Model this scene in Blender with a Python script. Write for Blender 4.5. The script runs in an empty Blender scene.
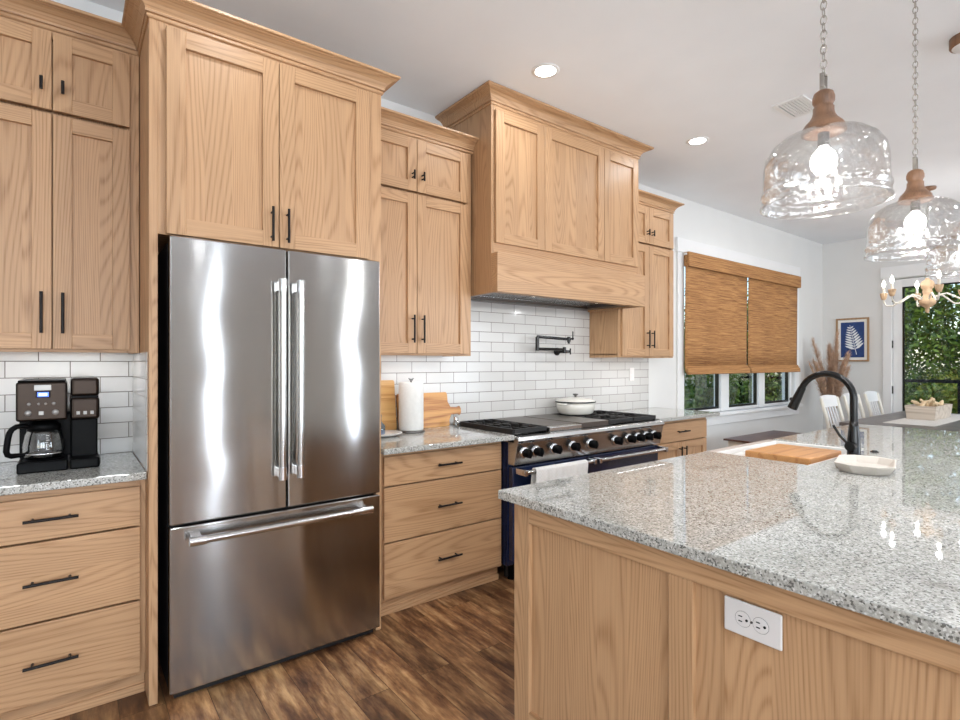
import bpy, bmesh, math, random
from mathutils import Vector, Matrix
random.seed(7)
PI = math.pi
sc = bpy.context.scene
COL = sc.collection

# ------------------------------------------------------------------ camera, world, exposure
cam_d = bpy.data.cameras.new('camera'); cam = bpy.data.objects.new('camera', cam_d); COL.objects.link(cam)
cam.location = (0, 0, 1.349)
cam.rotation_euler = (PI/2, 0, math.radians(52.569 - 90))
cam_d.sensor_width = 36; cam_d.lens = 535.36/960*36; cam_d.shift_y = 2.66/960
cam_d.clip_start = .05; cam_d.clip_end = 200
sc.camera = cam
w = bpy.data.worlds.new('sky'); sc.world = w; w.use_nodes = True
nt = w.node_tree; sky = nt.nodes.new('ShaderNodeTexSky'); sky.sky_type = 'NISHITA'
sky.sun_disc = False; sky.sun_elevation = math.radians(38); sky.sun_rotation = math.radians(200)
bgn = nt.nodes['Background']; bgn.inputs[1].default_value = .40
nt.links.new(sky.outputs[0], bgn.inputs[0])
sc.view_settings.view_transform = 'Standard'; sc.view_settings.look = 'None'
sc.view_settings.gamma = 1; sc.view_settings.exposure = 0.0; sc.view_settings.use_curve_mapping = False
CAN_W = 4.0       # each recessed ceiling light
WIN_W = 46.0      # area lamp at each added rear or left window
WARM = (.94, .95, .96)
NEUT = (.90, .96, 1.02)

def area(name, loc, rot, sx, sy, power, col=(1, 1, 1), parent=None, shape='RECTANGLE', spread=PI):
    d = bpy.data.lights.new(name, 'AREA'); d.shape = shape; d.size = sx; d.size_y = sy
    d.energy = power; d.color = col; d.spread = spread
    o = bpy.data.objects.new(name, d); COL.objects.link(o)
    o.rotation_euler = rot
    if parent is not None:
        o.parent = parent; o.location = Vector(loc) - parent.location
    else: o.location = loc
    return o
# area lamps at added rear and left windows, standing in for daylight
REAR_Y = -4.6
ADDED_REAR_WINS = [(-2.3, -.9), (-.7, .7), (1.77, 1.88), (4.13, 4.24), (5.5, 6.9), (7.0, 8.3)]  # added, unseen; the narrow pair makes the streaks reflected in the refrigerator
ADDED_LEFT_WINS = [(-4.1, -2.6), (-2.3, -.8)]  # added, unseen; put in to light the island end
for a, b in ADDED_REAR_WINS:
    nar = b-a < .5
    area('window_fill_light', ((a+b)/2, REAR_Y+.02, 1.3 if nar else 1.45), (PI/2, 0, 0), b-a-(.02 if nar else .06), 2.4 if nar else 1.9, WIN_W*(b-a-.06)*(9 if nar else 1), (.84, .95, 1.10))
for a, b in ADDED_LEFT_WINS:
    area('window_fill_light', (-2.58, (a+b)/2, 1.45), (PI/2, 0, -PI/2), b-a-.1, 1.9, WIN_W*.22*(b-a-.1), (.84, .95, 1.10))

# ------------------------------------------------------------------ helpers
def lin(c):
    c = c/255
    return c/12.92 if c <= .04045 else ((c+.055)/1.055)**2.4
def rgb(r, g, b): return (lin(r), lin(g), lin(b), 1)

class MB:
    def __init__(s): s.v = []; s.f = []; s.m = []; s.sm = []; s.off = Vector((0, 0, 0)); s.M = None
    def add(s, verts, faces, mat=0, smooth=False):
        n = len(s.v)
        for p in verts:
            p = Vector(p)
            if s.M is not None: p = s.M @ p
            s.v.append(p)
        for f in faces:
            s.f.append([i+n for i in f]); s.m.append(mat); s.sm.append(smooth)
        return s
    def box(s, x0, x1, y0, y1, z0, z1, mat=0):
        v = [(x, y, z) for x in (x0, x1) for y in (y0, y1) for z in (z0, z1)]
        return s.add(v, [(0, 1, 3, 2), (4, 6, 7, 5), (0, 4, 5, 1), (2, 3, 7, 6), (0, 2, 6, 4), (1, 5, 7, 3)], mat)
    def tube(s, pts, r, n=10, mat=0, caps=True, closed=False):
        pts = [Vector(p) for p in pts]; N = len(pts)
        rs = r if isinstance(r, (list, tuple)) else [r]*N
        rings = []; up = None
        for i, p in enumerate(pts):
            a = pts[(i-1) % N] if (closed or i > 0) else p
            b = pts[(i+1) % N] if (closed or i < N-1) else p
            t = (b-a)
            t = t.normalized() if t.length > 1e-9 else Vector((0, 0, 1))
            if up is None:
                up = Vector((0, 0, 1)) if abs(t.z) < .9 else Vector((1, 0, 0))
            u = (up - t*up.dot(t))
            if u.length < 1e-6: u = t.orthogonal()
            u.normalize(); up = u; w_ = t.cross(u)
            rings.append([p + (u*math.cos(k*2*PI/n) + w_*math.sin(k*2*PI/n))*rs[i] for k in range(n)])
        vs = [q for rg in rings for q in rg]; fs = []
        for i in range(N if closed else N-1):
            j = (i+1) % N
            for k in range(n):
                l = (k+1) % n
                fs.append((i*n+k, i*n+l, j*n+l, j*n+k))
        s.add(vs, fs, mat, True)
        if caps and not closed:
            s.add(rings[0], [tuple(reversed(range(n)))], mat); s.add(rings[-1], [tuple(range(n))], mat)
        return s
    def cyl(s, a, b, r, n=20, mat=0): return s.tube([a, b], r, n, mat)
    def lathe(s, prof, c=(0, 0, 0), n=32, mat=0, smooth=True, axis='z'):
        c = Vector(c); vs = []; fs = []
        for r, z in prof:
            for k in range(n):
                a = 2*PI*k/n
                if axis == 'z': q = Vector((r*math.cos(a), r*math.sin(a), z))
                elif axis == 'y': q = Vector((r*math.cos(a), z, r*math.sin(a)))
                else: q = Vector((z, r*math.cos(a), r*math.sin(a)))
                vs.append(c+q)
        for i in range(len(prof)-1):
            for k in range(n):
                l = (k+1) % n
                fs.append((i*n+k, i*n+l, (i+1)*n+l, (i+1)*n+k))
        s.add(vs, fs, mat, smooth)
        return s
    def prism(s, poly, z0, z1, mat=0):
        n = len(poly)
        vs = [(x, y, z0) for x, y in poly] + [(x, y, z1) for x, y in poly]
        fs = [tuple(reversed(range(n))), tuple(range(n, 2*n))] + [(i, (i+1) % n, n+(i+1) % n, n+i) for i in range(n)]
        return s.add(vs, fs, mat)
    def sphere(s, c, r, n=16, mat=0, sz=1):
        pr = [(max(r*math.sin(PI*i/(n//2)), 1e-5), -r*sz*math.cos(PI*i/(n//2))) for i in range(n//2+1)]
        return s.lathe(pr, c, n, mat)
    def sweep(s, path, prof, mat=0, ends=(None, None)):
        """moulding: path of XY points, profile (out, z) to the right-hand side of travel"""
        P = [Vector((x, y)) for x, y in path]; N = len(P); nrm = []
        for i in range(N-1):
            d = (P[i+1]-P[i]).normalized(); nrm.append(Vector((d.y, -d.x)))
        off = []
        for i in range(N):
            if i == 0: o = Vector(ends[0]) if ends[0] else nrm[0]
            elif i == N-1: o = Vector(ends[1]) if ends[1] else nrm[-1]
            else:
                a, b = nrm[i-1], nrm[i]; o = (a+b)/(1+a.dot(b))
            off.append(o)
        k = len(prof); vs = []
        for i in range(N):
            for o, z in prof: q = P[i]+off[i]*o; vs.append((q.x, q.y, z))
        fs = []
        for i in range(N-1):
            for j in range(k):
                l = (j+1) % k
                fs.append((i*k+j, (i+1)*k+j, (i+1)*k+l, i*k+l))
        fs += [tuple(range(k)), tuple(reversed(range((N-1)*k, N*k)))]
        return s.add(vs, fs, mat)
    def build(s, name, mats, parent=None, bevel=0, seg=2, sub=0, kind=None, autosmooth=None):
        me = bpy.data.meshes.new(name)
        base = Vector((0, 0, 0))
        q = parent
        while q is not None: base += q.location; q = q.parent
        if parent is None and s.off.length > 0: base = s.off
        me.from_pydata([v-base for v in s.v], [], s.f)
        for m in (mats if isinstance(mats, (list, tuple)) else [mats]): me.materials.append(m)
        for p, mi, sm in zip(me.polygons, s.m, s.sm): p.material_index = mi; p.use_smooth = sm
        bm = bmesh.new(); bm.from_mesh(me)
        bmesh.ops.remove_doubles(bm, verts=bm.verts, dist=1e-6) if sub else None
        bmesh.ops.recalc_face_normals(bm, faces=bm.faces); bm.to_mesh(me); bm.free()
        o = bpy.data.objects.new(name, me); COL.objects.link(o)
        if parent is not None: o.parent = parent
        elif s.off.length > 0: o.location = s.off
        if bevel:
            b = o.modifiers.new('bevel', 'BEVEL'); b.width = bevel; b.segments = seg; b.limit_method = 'ANGLE'; b.angle_limit = math.radians(40)
        if sub:
            b = o.modifiers.new('sub', 'SUBSURF'); b.levels = sub; b.render_levels = sub
        if kind: o['kind'] = kind
        return o

def thing(name, label, cat, loc=(0, 0, 0), group=None):
    o = bpy.data.objects.new(name, None); COL.objects.link(o); o.location = loc; o.empty_display_size = .1
    o['label'] = label; o['category'] = cat
    if group: o['group'] = group
    return o
def tag(o, label, cat, group=None, kind=None):
    o['label'] = label; o['category'] = cat
    if group: o['group'] = group
    if kind: o['kind'] = kind
    return o

# ------------------------------------------------------------------ materials
def newmat(name):
    m = bpy.data.materials.new(name); m.use_nodes = True
    return m, m.node_tree, m.node_tree.nodes['Principled BSDF']
def N(nt, t, **kw):
    n = nt.nodes.new('ShaderNode'+t)
    for k, v in kw.items(): setattr(n, k, v)
    return n
def math_n(nt, op, a, b=None, c=None):
    n = N(nt, 'Math', operation=op)
    for i, x in enumerate((a, b, c)):
        if x is None: continue
        if isinstance(x, (int, float)): n.inputs[i].default_value = x
        else: nt.links.new(x, n.inputs[i])
    return n.outputs[0]
def ramp(nt, fac, stops):
    r = N(nt, 'ValToRGB'); nt.links.new(fac, r.inputs[0])
    e = r.color_ramp.elements
    while len(e) < len(stops): e.new(.5)
    for el, (p, c) in zip(e, stops): el.position = p; el.color = c
    return r.outputs[0]
def mixc(nt, fac, a, b, mode='MIX'):
    n = N(nt, 'Mix', data_type='RGBA', blend_type=mode)
    for i, x in ((0, fac), (6, a), (7, b)):
        if isinstance(x, (int, float)): n.inputs[i].default_value = x
        elif isinstance(x, tuple): n.inputs[i].default_value = x
        else: nt.links.new(x, n.inputs[i])
    return n.outputs[2]
def noise(nt, vec, scale, detail=2, rough=.5, w=None):
    n = N(nt, 'TexNoise'); n.inputs['Scale'].default_value = scale; n.inputs['Detail'].default_value = detail; n.inputs['Roughness'].default_value = rough
    if vec is not None: nt.links.new(vec, n.inputs['Vector'])
    if w is not None:
        n.noise_dimensions = '4D'; nt.links.new(w, n.inputs['W'])
    return n.outputs[0]
def mapping(nt, vec, scale=(1, 1, 1), rot=(0, 0, 0), loc=(0, 0, 0)):
    m = N(nt, 'Mapping'); m.inputs['Scale'].default_value = scale; m.inputs['Rotation'].default_value = rot; m.inputs['Location'].default_value = loc
    nt.links.new(vec, m.inputs[0]); return m.outputs[0]
def bump(nt, h, strength, dist, bs):
    b = N(nt, 'Bump'); b.inputs['Strength'].default_value = strength; b.inputs['Distance'].default_value = dist
    nt.links.new(h, b.inputs['Height']); nt.links.new(b.outputs[0], bs.inputs['Normal']); return b
def plain(name, col, rough=.5, metal=0, noise_amt=.04, nscale=8, coat=0, bumpy=0):
    m, nt, bs = newmat(name)
    tc = N(nt, 'TexCoord')
    f = noise(nt, tc.outputs['Object'], nscale, 3)
    d = tuple(max(0, c*(1-noise_amt*2)) for c in col[:3])+(1,)
    l = tuple(min(1, c*(1+noise_amt)) for c in col[:3])+(1,)
    nt.links.new(ramp(nt, f, [(.3, d), (.7, l)]), bs.inputs['Base Color'])
    bs.inputs['Roughness'].default_value = rough; bs.inputs['Metallic'].default_value = metal
    bs.inputs['Coat Weight'].default_value = coat
    if bumpy: bump(nt, noise(nt, tc.outputs['Object'], nscale*6, 3), .3, bumpy, bs)
    return m
def emis(name, col, strength):
    m, nt, bs = newmat(name)
    bs.inputs['Base Color'].default_value = col; bs.inputs['Emission Color'].default_value = col; bs.inputs['Emission Strength'].default_value = strength
    return m

def wood(name, axis, light, dark, deep, ringf=36, board=.105, rough=.42, fib=.5, lc=0):
    m, nt, bs = newmat(name)
    tc = N(nt, 'TexCoord'); oi = N(nt, 'ObjectInfo')
    sp = N(nt, 'SeparateXYZ'); nt.links.new(tc.outputs['Object'], sp.inputs[0])
    if axis == 'z': cross = math_n(nt, 'ADD', sp.outputs[0], sp.outputs[1])
    elif axis == 'x': cross = math_n(nt, 'ADD', sp.outputs[1], sp.outputs[2])
    else: cross = math_n(nt, 'ADD', sp.outputs[0], sp.outputs[2])
    cb = math_n(nt, 'FLOOR', math_n(nt, 'ADD', math_n(nt, 'DIVIDE', cross, board), math_n(nt, 'MULTIPLY', oi.outputs['Random'], 31)))
    wn = N(nt, 'TexWhiteNoise', noise_dimensions='1D'); nt.links.new(cb, wn.inputs['W'])
    W = math_n(nt, 'ADD', math_n(nt, 'MULTIPLY', wn.outputs['Value'], 9), math_n(nt, 'MULTIPLY', oi.outputs['Random'], 40))
    k = {'z': (1, 1, .11), 'x': (.11, 1, 1), 'y': (1, .11, 1)}[axis]
    v = mapping(nt, tc.outputs['Object'], k)
    n1 = noise(nt, v, 4.6, 1.0, .3, W)
    rings = math_n(nt, 'SINE', math_n(nt, 'ADD', math_n(nt, 'MULTIPLY', n1, ringf*2*PI), math_n(nt, 'MULTIPLY', cross, lc*2*PI)))
    rl = math_n(nt, 'POWER', math_n(nt, 'MULTIPLY_ADD', rings, .5, .5), 3.0)
    k2 = {'z': (1, 1, .02), 'x': (.02, 1, 1), 'y': (1, .02, 1)}[axis]
    v2 = mapping(nt, tc.outputs['Object'], k2)
    f2 = noise(nt, v2, 230, 2, .6)
    fl = ramp(nt, f2, [(.42, (0, 0, 0, 1)), (.68, (1, 1, 1, 1))])
    # pores gather in the ring lines of plain-sawn oak
    g = math_n(nt, 'MULTIPLY', rl, math_n(nt, 'MULTIPLY_ADD', fl, .5, .45))
    c0 = mixc(nt, g, light, dark)
    c1 = mixc(nt, math_n(nt, 'MULTIPLY', fl, fib*.35), c0, deep)
    tone = math_n(nt, 'MULTIPLY_ADD', wn.outputs['Value'], .10, .94)
    hs = N(nt, 'HueSaturation'); nt.links.new(c1, hs.inputs['Color']); nt.links.new(tone, hs.inputs['Value'])
    nt.links.new(hs.outputs[0], bs.inputs['Base Color'])
    bs.inputs['Roughness'].default_value = rough
    bump(nt, f2, .12, .0006, bs)
    return m
OAK = (rgb(194, 154, 115), rgb(160, 119, 81), rgb(134, 96, 63))
oak_v = wood('oak_vertical', 'z', *OAK, lc=50)
oak_h = wood('oak_horizontal', 'x', *OAK, lc=50)
oak_y = wood('oak_depth', 'y', *OAK, lc=50)
walnut = wood('turned_wood', 'z', rgb(138, 102, 76), rgb(104, 74, 54), rgb(84, 58, 42), 12, .2)
acacia = wood('acacia', 'x', rgb(206, 152, 88), rgb(150, 84, 36), rgb(120, 66, 30), 9, .085, .4)
maple = wood('pale_maple', 'x', rgb(210, 166, 106), rgb(180, 128, 72), rgb(150, 104, 58), 9, .09, .4)
bread = wood('board_wood', 'x', rgb(196, 142, 88), rgb(160, 102, 56), rgb(130, 80, 42), 9, .05, .4)
brown_top = wood('brown_bench_top', 'x', rgb(96, 62, 46), rgb(66, 42, 32), rgb(50, 32, 24), 12, .12, .35)
grey_table = wood('grey_table', 'x', rgb(112, 104, 100), rgb(84, 78, 75), rgb(66, 60, 58), 10, .14, .35)
whitewash = wood('whitewashed_wood', 'y', rgb(214, 200, 184), rgb(176, 158, 140), rgb(150, 132, 114), 9, .08, .6)
beadwood = wood('bead_wood', 'z', rgb(214, 182, 146), rgb(186, 150, 112), rgb(160, 122, 88), 10, .1, .6)
fence_wood = wood('weathered_deck', 'z', rgb(120, 92, 66), rgb(92, 68, 48), rgb(70, 52, 36), 12, .2, .7)

wall_m = plain('wall_paint', rgb(226, 225, 222), .75, 0, .01, 3)
ceil_m = plain('ceiling_paint', rgb(243, 245, 247), .8, 0, .01, 3)
white_m = plain('white_trim', rgb(238, 238, 237), .35, 0, .01, 4)
black_m = plain('black_metal', rgb(13, 12, 12), .22, .2, .1, 30)
bronze_m = plain('dark_pull_metal', rgb(34, 31, 30), .38, .7, .1, 30)
plastic_black = plain('black_plastic', rgb(6, 6, 7), .4, 0, .1, 20)
plastic_black.node_tree.nodes['Principled BSDF'].inputs['Specular IOR Level'].default_value = .1
gasket = plain('fridge_dark_side', rgb(18, 18, 19), .5, 0, .1, 10)
navy = plain('navy_enamel', rgb(24, 36, 66), .22, 0, .04, 6, .4)
iron = plain('cast_iron', rgb(34, 33, 33), .5, .3, .15, 40)
chrome = plain('chrome', rgb(225, 225, 226), .12, 1, .02, 20)
ceram = plain('white_ceramic', rgb(222, 220, 216), .18, 0, .01, 6, .4)
cream_enamel = plain('cream_enamel', rgb(228, 224, 214), .2, 0, .01, 6, .5)
dish_m = plain('matte_white_dish', rgb(192, 184, 174), .45, 0, .02, 20)
paper = plain('paper_towel', rgb(222, 221, 218), .9, 0, .02, 60, 0, .0006)
plate_white = plain('outlet_plastic', rgb(220, 216, 213), .3, 0, .01, 5)
dark_slot = plain('slot_dark', rgb(20, 18, 18), .6, 0, .05, 5)
grey_base = plain('pewter', rgb(110, 108, 106), .4, .8, .08, 20)
cream_paint = plain('cream_paint', rgb(232, 226, 212), .5, 0, .03, 10)
chair_white = plain('white_chair_paint', rgb(234, 232, 230), .4, 0, .02, 8)
canvas = plain('print_blue', rgb(38, 66, 122), .7, 0, .12, 20)
fern_w = plain('print_white', rgb(232, 236, 238), .8, 0, .03, 12)
mat_white = plain('frame_mat', rgb(240, 238, 232), .8, 0, .01, 6)
frame_w = wood('frame_wood', 'z', rgb(176, 140, 100), rgb(140, 104, 70), rgb(112, 80, 54), 9, .2)
drift = plain('cream_driftwood', rgb(228, 200, 160), .7, 0, .1, 30)
pampas_m = plain('pampas', rgb(206, 172, 146), .95, 0, .12, 30)
stem_m = plain('straw_stem', rgb(186, 156, 112), .8, 0, .08, 20)
steel_trim = plain('steel_bright', rgb(205, 204, 202), .22, 1, .02, 14)
lcd = emis('lcd_blue', rgb(90, 120, 255), 1.6)
lcd2 = emis('lcd_cyan', rgb(190, 225, 255), 1.6)
led = emis('led_strip', (1, .97, .92, 1), 4)
bulb_m = emis('bulb_glow', (1, .96, .90, 1), 12)
can_m = emis('can_glow', (1, .97, .92, 1), 14)
hood_lamp = emis('hood_lamp', (1, .93, .82, 1), 5)

def steel(name, base, rough, aniso, wav=.0):
    m, nt, bs = newmat(name)
    tc = N(nt, 'TexCoord')
    f = noise(nt, mapping(nt, tc.outputs['Object'], (.6, .6, 90)), 12, 3)
    b = base
    nt.links.new(ramp(nt, f, [(.3, tuple(c*.93 for c in b[:3])+(1,)), (.7, b)]), bs.inputs['Base Color'])
    bs.inputs['Metallic'].default_value = 1; bs.inputs['Roughness'].default_value = rough
    bs.inputs['Anisotropic'].default_value = aniso
    if aniso:
        bs.inputs['Anisotropic Rotation'].default_value = .25
        tg = N(nt, 'Tangent', direction_type='UV_MAP'); nt.links.new(tg.outputs[0], bs.inputs['Tangent'])
    if wav:
        h = noise(nt, mapping(nt, tc.outputs['Object'], (.6, 1, 1.3)), 2.6, 1.0)
        bump(nt, h, 1.0, wav, bs)
    return m
fridge_steel = steel('brushed_steel', rgb(176, 174, 171), .14, 1.0, .0045)
range_steel = steel('range_steel', rgb(200, 199, 197), .24, 0, 0)
handle_steel = steel('handle_steel', rgb(206, 205, 203), .18, 0, 0)
dark_steel = steel('dark_steel', rgb(112, 104, 98), .3, 0, 0)
griddle_steel = steel('griddle_steel', rgb(120, 112, 106), .4, 0, 0)

def granite():
    m, nt, bs = newmat('granite'); tc = N(nt, 'TexCoord'); v = tc.outputs['Object']
    n0 = noise(nt, v, 5, 3, .55)
    basec = ramp(nt, n0, [(.3, rgb(176, 175, 167)), (.7, rgb(196, 195, 190))])
    n1 = noise(nt, v, 120, 3, .65)
    c1 = mixc(nt, ramp(nt, n1, [(.44, (0, 0, 0, 1)), (.62, (1, 1, 1, 1))]), basec, rgb(156, 156, 150))
    vo = N(nt, 'TexVoronoi'); vo.inputs['Scale'].default_value = 260; nt.links.new(v, vo.inputs['Vector'])
    sepc = N(nt, 'SeparateColor'); nt.links.new(vo.outputs['Color'], sepc.inputs[0])
    sp = ramp(nt, sepc.outputs[0], [(.79, (0, 0, 0, 1)), (.84, (1, 1, 1, 1))])
    c2 = mixc(nt, math_n(nt, 'MULTIPLY', sp, .8), c1, rgb(74, 74, 71))
    sp2 = ramp(nt, sepc.outputs[1], [(.86, (0, 0, 0, 1)), (.9, (1, 1, 1, 1))])
    c3 = mixc(nt, math_n(nt, 'MULTIPLY', sp2, .7), c2, rgb(224, 224, 221))
    n2 = noise(nt, v, 85, 3, .6)
    c4 = mixc(nt, math_n(nt, 'MULTIPLY', ramp(nt, n2, [(.56, (0, 0, 0, 1)), (.68, (1, 1, 1, 1))]), .45), c3, rgb(104, 105, 100))
    n3 = noise(nt, v, 3.3, 4, .6)
    c5 = mixc(nt, math_n(nt, 'MULTIPLY', ramp(nt, n3, [(.64, (0, 0, 0, 1)), (.70, (1, 1, 1, 1))]), .35), c4, rgb(110, 100, 94))
    nt.links.new(c5, bs.inputs['Base Color'])
    bs.inputs['Roughness'].default_value = .02; bs.inputs['IOR'].default_value = 1.75
    return m
granite_m = granite()

def tile_mat(name, ax):
    m, nt, bs = newmat(name); tc = N(nt, 'TexCoord')
    sp = N(nt, 'SeparateXYZ'); nt.links.new(tc.outputs['Object'], sp.inputs[0])
    cb = N(nt, 'CombineXYZ'); nt.links.new(sp.outputs[0 if ax == 'x' else 1], cb.inputs[0]); nt.links.new(math_n(nt, 'SUBTRACT', sp.outputs[2], .914), cb.inputs[1])
    br = N(nt, 'TexBrick'); nt.links.new(cb.outputs[0], br.inputs['Vector'])
    br.inputs['Scale'].default_value = 1; br.inputs['Brick Width'].default_value = .226; br.inputs['Row Height'].default_value = .0735
    br.inputs['Mortar Size'].default_value = .0019; br.inputs['Mortar Smooth'].default_value = .15
    br.inputs['Color1'].default_value = rgb(198, 195, 191); br.inputs['Color2'].default_value = rgb(206, 204, 201); br.inputs['Mortar'].default_value = rgb(112, 104, 98)
    nt.links.new(br.outputs['Color'], bs.inputs['Base Color'])
    n = noise(nt, tc.outputs['Object'], 26, 2)
    h = math_n(nt, 'SUBTRACT', math_n(nt, 'MULTIPLY', n, .5), br.outputs['Fac'])
    bump(nt, h, .35, .0025, bs)
    nt.links.new(math_n(nt, 'MULTIPLY_ADD', br.outputs['Fac'], .6, .14), bs.inputs['Roughness'])
    return m
tile_x = tile_mat('subway_tile', 'x'); tile_y = tile_mat('subway_tile_side', 'y')

def floor_mat():
    m, nt, bs = newmat('hickory_floor'); tc = N(nt, 'TexCoord')
    sp = N(nt, 'SeparateXYZ'); nt.links.new(tc.outputs['Object'], sp.inputs[0])
    cb = N(nt, 'CombineXYZ'); nt.links.new(sp.outputs[1], cb.inputs[0]); nt.links.new(sp.outputs[0], cb.inputs[1])
    br = N(nt, 'TexBrick'); nt.links.new(cb.outputs[0], br.inputs['Vector']); br.offset = .37
    br.inputs['Scale'].default_value = 1; br.inputs['Brick Width'].default_value = 1.22; br.inputs['Row Height'].default_value = .15
    br.inputs['Mortar Size'].default_value = .0012; br.inputs['Mortar Smooth'].default_value = .2
    br.inputs['Color1'].default_value = (0, 0, 0, 1); br.inputs['Color2'].default_value = (1, 1, 1, 1); br.inputs['Mortar'].default_value = (0, 0, 0, 1)
    rv = N(nt, 'SeparateColor'); nt.links.new(br.outputs['Color'], rv.inputs[0]); r = rv.outputs[0]
    W = math_n(nt, 'MULTIPLY', r, 37)
    v1 = mapping(nt, tc.outputs['Object'], (1, .2, 1))
    n1 = noise(nt, v1, 13, 5, .68, W)
    rings = math_n(nt, 'SINE', math_n(nt, 'MULTIPLY', noise(nt, v1, 4, 2, .5, W), 90))
    v2 = mapping(nt, tc.outputs['Object'], (1, .05, 1))
    n2 = noise(nt, v2, 60, 3, .65, W)
    base = ramp(nt, n1, [(.34, rgb(60, 36, 24)), (.44, rgb(116, 78, 50)), (.53, rgb(164, 120, 80)), (.66, rgb(212, 168, 118))])
    tone = math_n(nt, 'MULTIPLY_ADD', r, .6, .62)
    c1 = mixc(nt, math_n(nt, 'MULTIPLY', math_n(nt, 'MULTIPLY_ADD', rings, .5, .5), .28), base, rgb(92, 58, 38))
    c1 = mixc(nt, math_n(nt, 'MULTIPLY', ramp(nt, n2, [(.45, (0, 0, 0, 1)), (.7, (1, 1, 1, 1))]), .45), c1, rgb(84, 54, 36))
    v3 = mapping(nt, tc.outputs['Object'], (1, .45, 1))
    vo = N(nt, 'TexVoronoi'); vo.inputs['Scale'].default_value = 5.5; nt.links.new(v3, vo.inputs['Vector'])
    kd = math_n(nt, 'ADD', vo.outputs['Distance'], math_n(nt, 'MULTIPLY', math_n(nt, 'SUBTRACT', noise(nt, v3, 14, 3), .5), .25))
    c1 = mixc(nt, math_n(nt, 'MULTIPLY', ramp(nt, kd, [(.03, (1, 1, 1, 1)), (.19, (0, 0, 0, 1))]), .9), c1, rgb(52, 32, 22))
    hs = N(nt, 'HueSaturation'); nt.links.new(c1, hs.inputs['Color']); nt.links.new(tone, hs.inputs['Value'])
    c2 = mixc(nt, math_n(nt, 'MULTIPLY', br.outputs['Fac'], .75), hs.outputs[0], rgb(38, 24, 16))
    nt.links.new(c2, bs.inputs['Base Color']); bs.inputs['Roughness'].default_value = .36
    bump(nt, math_n(nt, 'SUBTRACT', math_n(nt, 'MULTIPLY', n2, .3), br.outputs['Fac']), .25, .002, bs)
    return m
floor_m = floor_mat()

def woven():
    m, nt, bs = newmat('woven_bamboo'); tc = N(nt, 'TexCoord'); v = tc.outputs['Object']
    f = noise(nt, mapping(nt, v, (.02, 1, 1)), 110, 3, .75)
    f2 = noise(nt, mapping(nt, v, (.3, 1, 1)), 22, 3, .6)
    wv = N(nt, 'TexWave', bands_direction='Z'); wv.inputs['Scale'].default_value = 34; wv.inputs['Distortion'].default_value = 1.2; wv.inputs['Detail'].default_value = 1
    nt.links.new(v, wv.inputs[0])
    c = ramp(nt, f, [(.32, rgb(118, 76, 42)), (.5, rgb(178, 126, 76)), (.66, rgb(206, 156, 100))])
    c = mixc(nt, math_n(nt, 'MULTIPLY', f2, .25), c, rgb(160, 112, 68))
    nt.links.new(c, bs.inputs['Base Color']); bs.inputs['Roughness'].default_value = .8
    bump(nt, math_n(nt, 'ADD', math_n(nt, 'MULTIPLY', wv.outputs['Fac'], .5), f), .6, .004, bs)
    return m
woven_m = woven()

def thin_glass(name, rough=.02, ham=0, tint=(1, 1, 1, 1), base=.06, amt=.8):
    m, nt, bs = newmat(name); nt.nodes.remove(bs)
    out = nt.nodes['Material Output']
    tr = N(nt, 'BsdfTransparent'); tr.inputs[0].default_value = tint
    gl = N(nt, 'BsdfGlossy'); gl.inputs['Roughness'].default_value = rough
    lw = N(nt, 'LayerWeight'); lw.inputs[0].default_value = .35
    mx = N(nt, 'MixShader')
    if ham:
        tc = N(nt, 'TexCoord')
        vo = N(nt, 'TexVoronoi', feature='SMOOTH_F1'); vo.inputs['Scale'].default_value = ham; nt.links.new(tc.outputs['Object'], vo.inputs['Vector'])
        b = N(nt, 'Bump'); b.inputs['Strength'].default_value = .9; b.inputs['Distance'].default_value = .0045
        nt.links.new(vo.outputs['Distance'], b.inputs['Height'])
        nt.links.new(b.outputs[0], gl.inputs['Normal']); nt.links.new(b.outputs[0], lw.inputs['Normal'])
    fac = math_n(nt, 'MULTIPLY_ADD', lw.outputs['Facing'], amt, base)
    nt.links.new(fac, mx.inputs[0]); nt.links.new(tr.outputs[0], mx.inputs[1]); nt.links.new(gl.outputs[0], mx.inputs[2])
    nt.links.new(mx.outputs[0], out.inputs[0])
    return m
pane_glass = thin_glass('window_glass', .0, 0, (.96, .98, .97, 1), .02, .22)
hammered = thin_glass('hammered_glass', .06, 46, (.985, .985, .98, 1), .07, .55)
clear_glass = thin_glass('carafe_glass', .02, 0, (.75, .76, .76, 1), .08, .7)
blue_glass = thin_glass('blue_glass', .03, 0, (.35, .55, .85, 1), .08, .6)

def leafmat(name, a, b):
    m, nt, bs = newmat(name); tc = N(nt, 'TexCoord'); g = N(nt, 'NewGeometry')
    f = math_n(nt, 'ADD', math_n(nt, 'MULTIPLY', noise(nt, tc.outputs['Object'], 2.5, 3), .6), math_n(nt, 'MULTIPLY', g.outputs['Random Per Island'], .4))
    nt.links.new(ramp(nt, f, [(.3, a), (.75, b)]), bs.inputs['Base Color']); bs.inputs['Roughness'].default_value = .55
    return m
leaf_a = leafmat('leaves_mid', rgb(50, 84, 28), rgb(132, 158, 54))
leaf_b = leafmat('leaves_dark', rgb(26, 56, 34), rgb(62, 102, 54))
leaf_sun = leafmat('leaves_painted_sun', rgb(88, 118, 36), rgb(178, 178, 74))  # yellow tones paint sunlight into the leaf colour
bark = plain('bark', rgb(84, 66, 52), .9, 0, .2, 12, 0, .01)
grass_m = plain('lawn', rgb(150, 158, 66), .95, 0, .15, 3)

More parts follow.
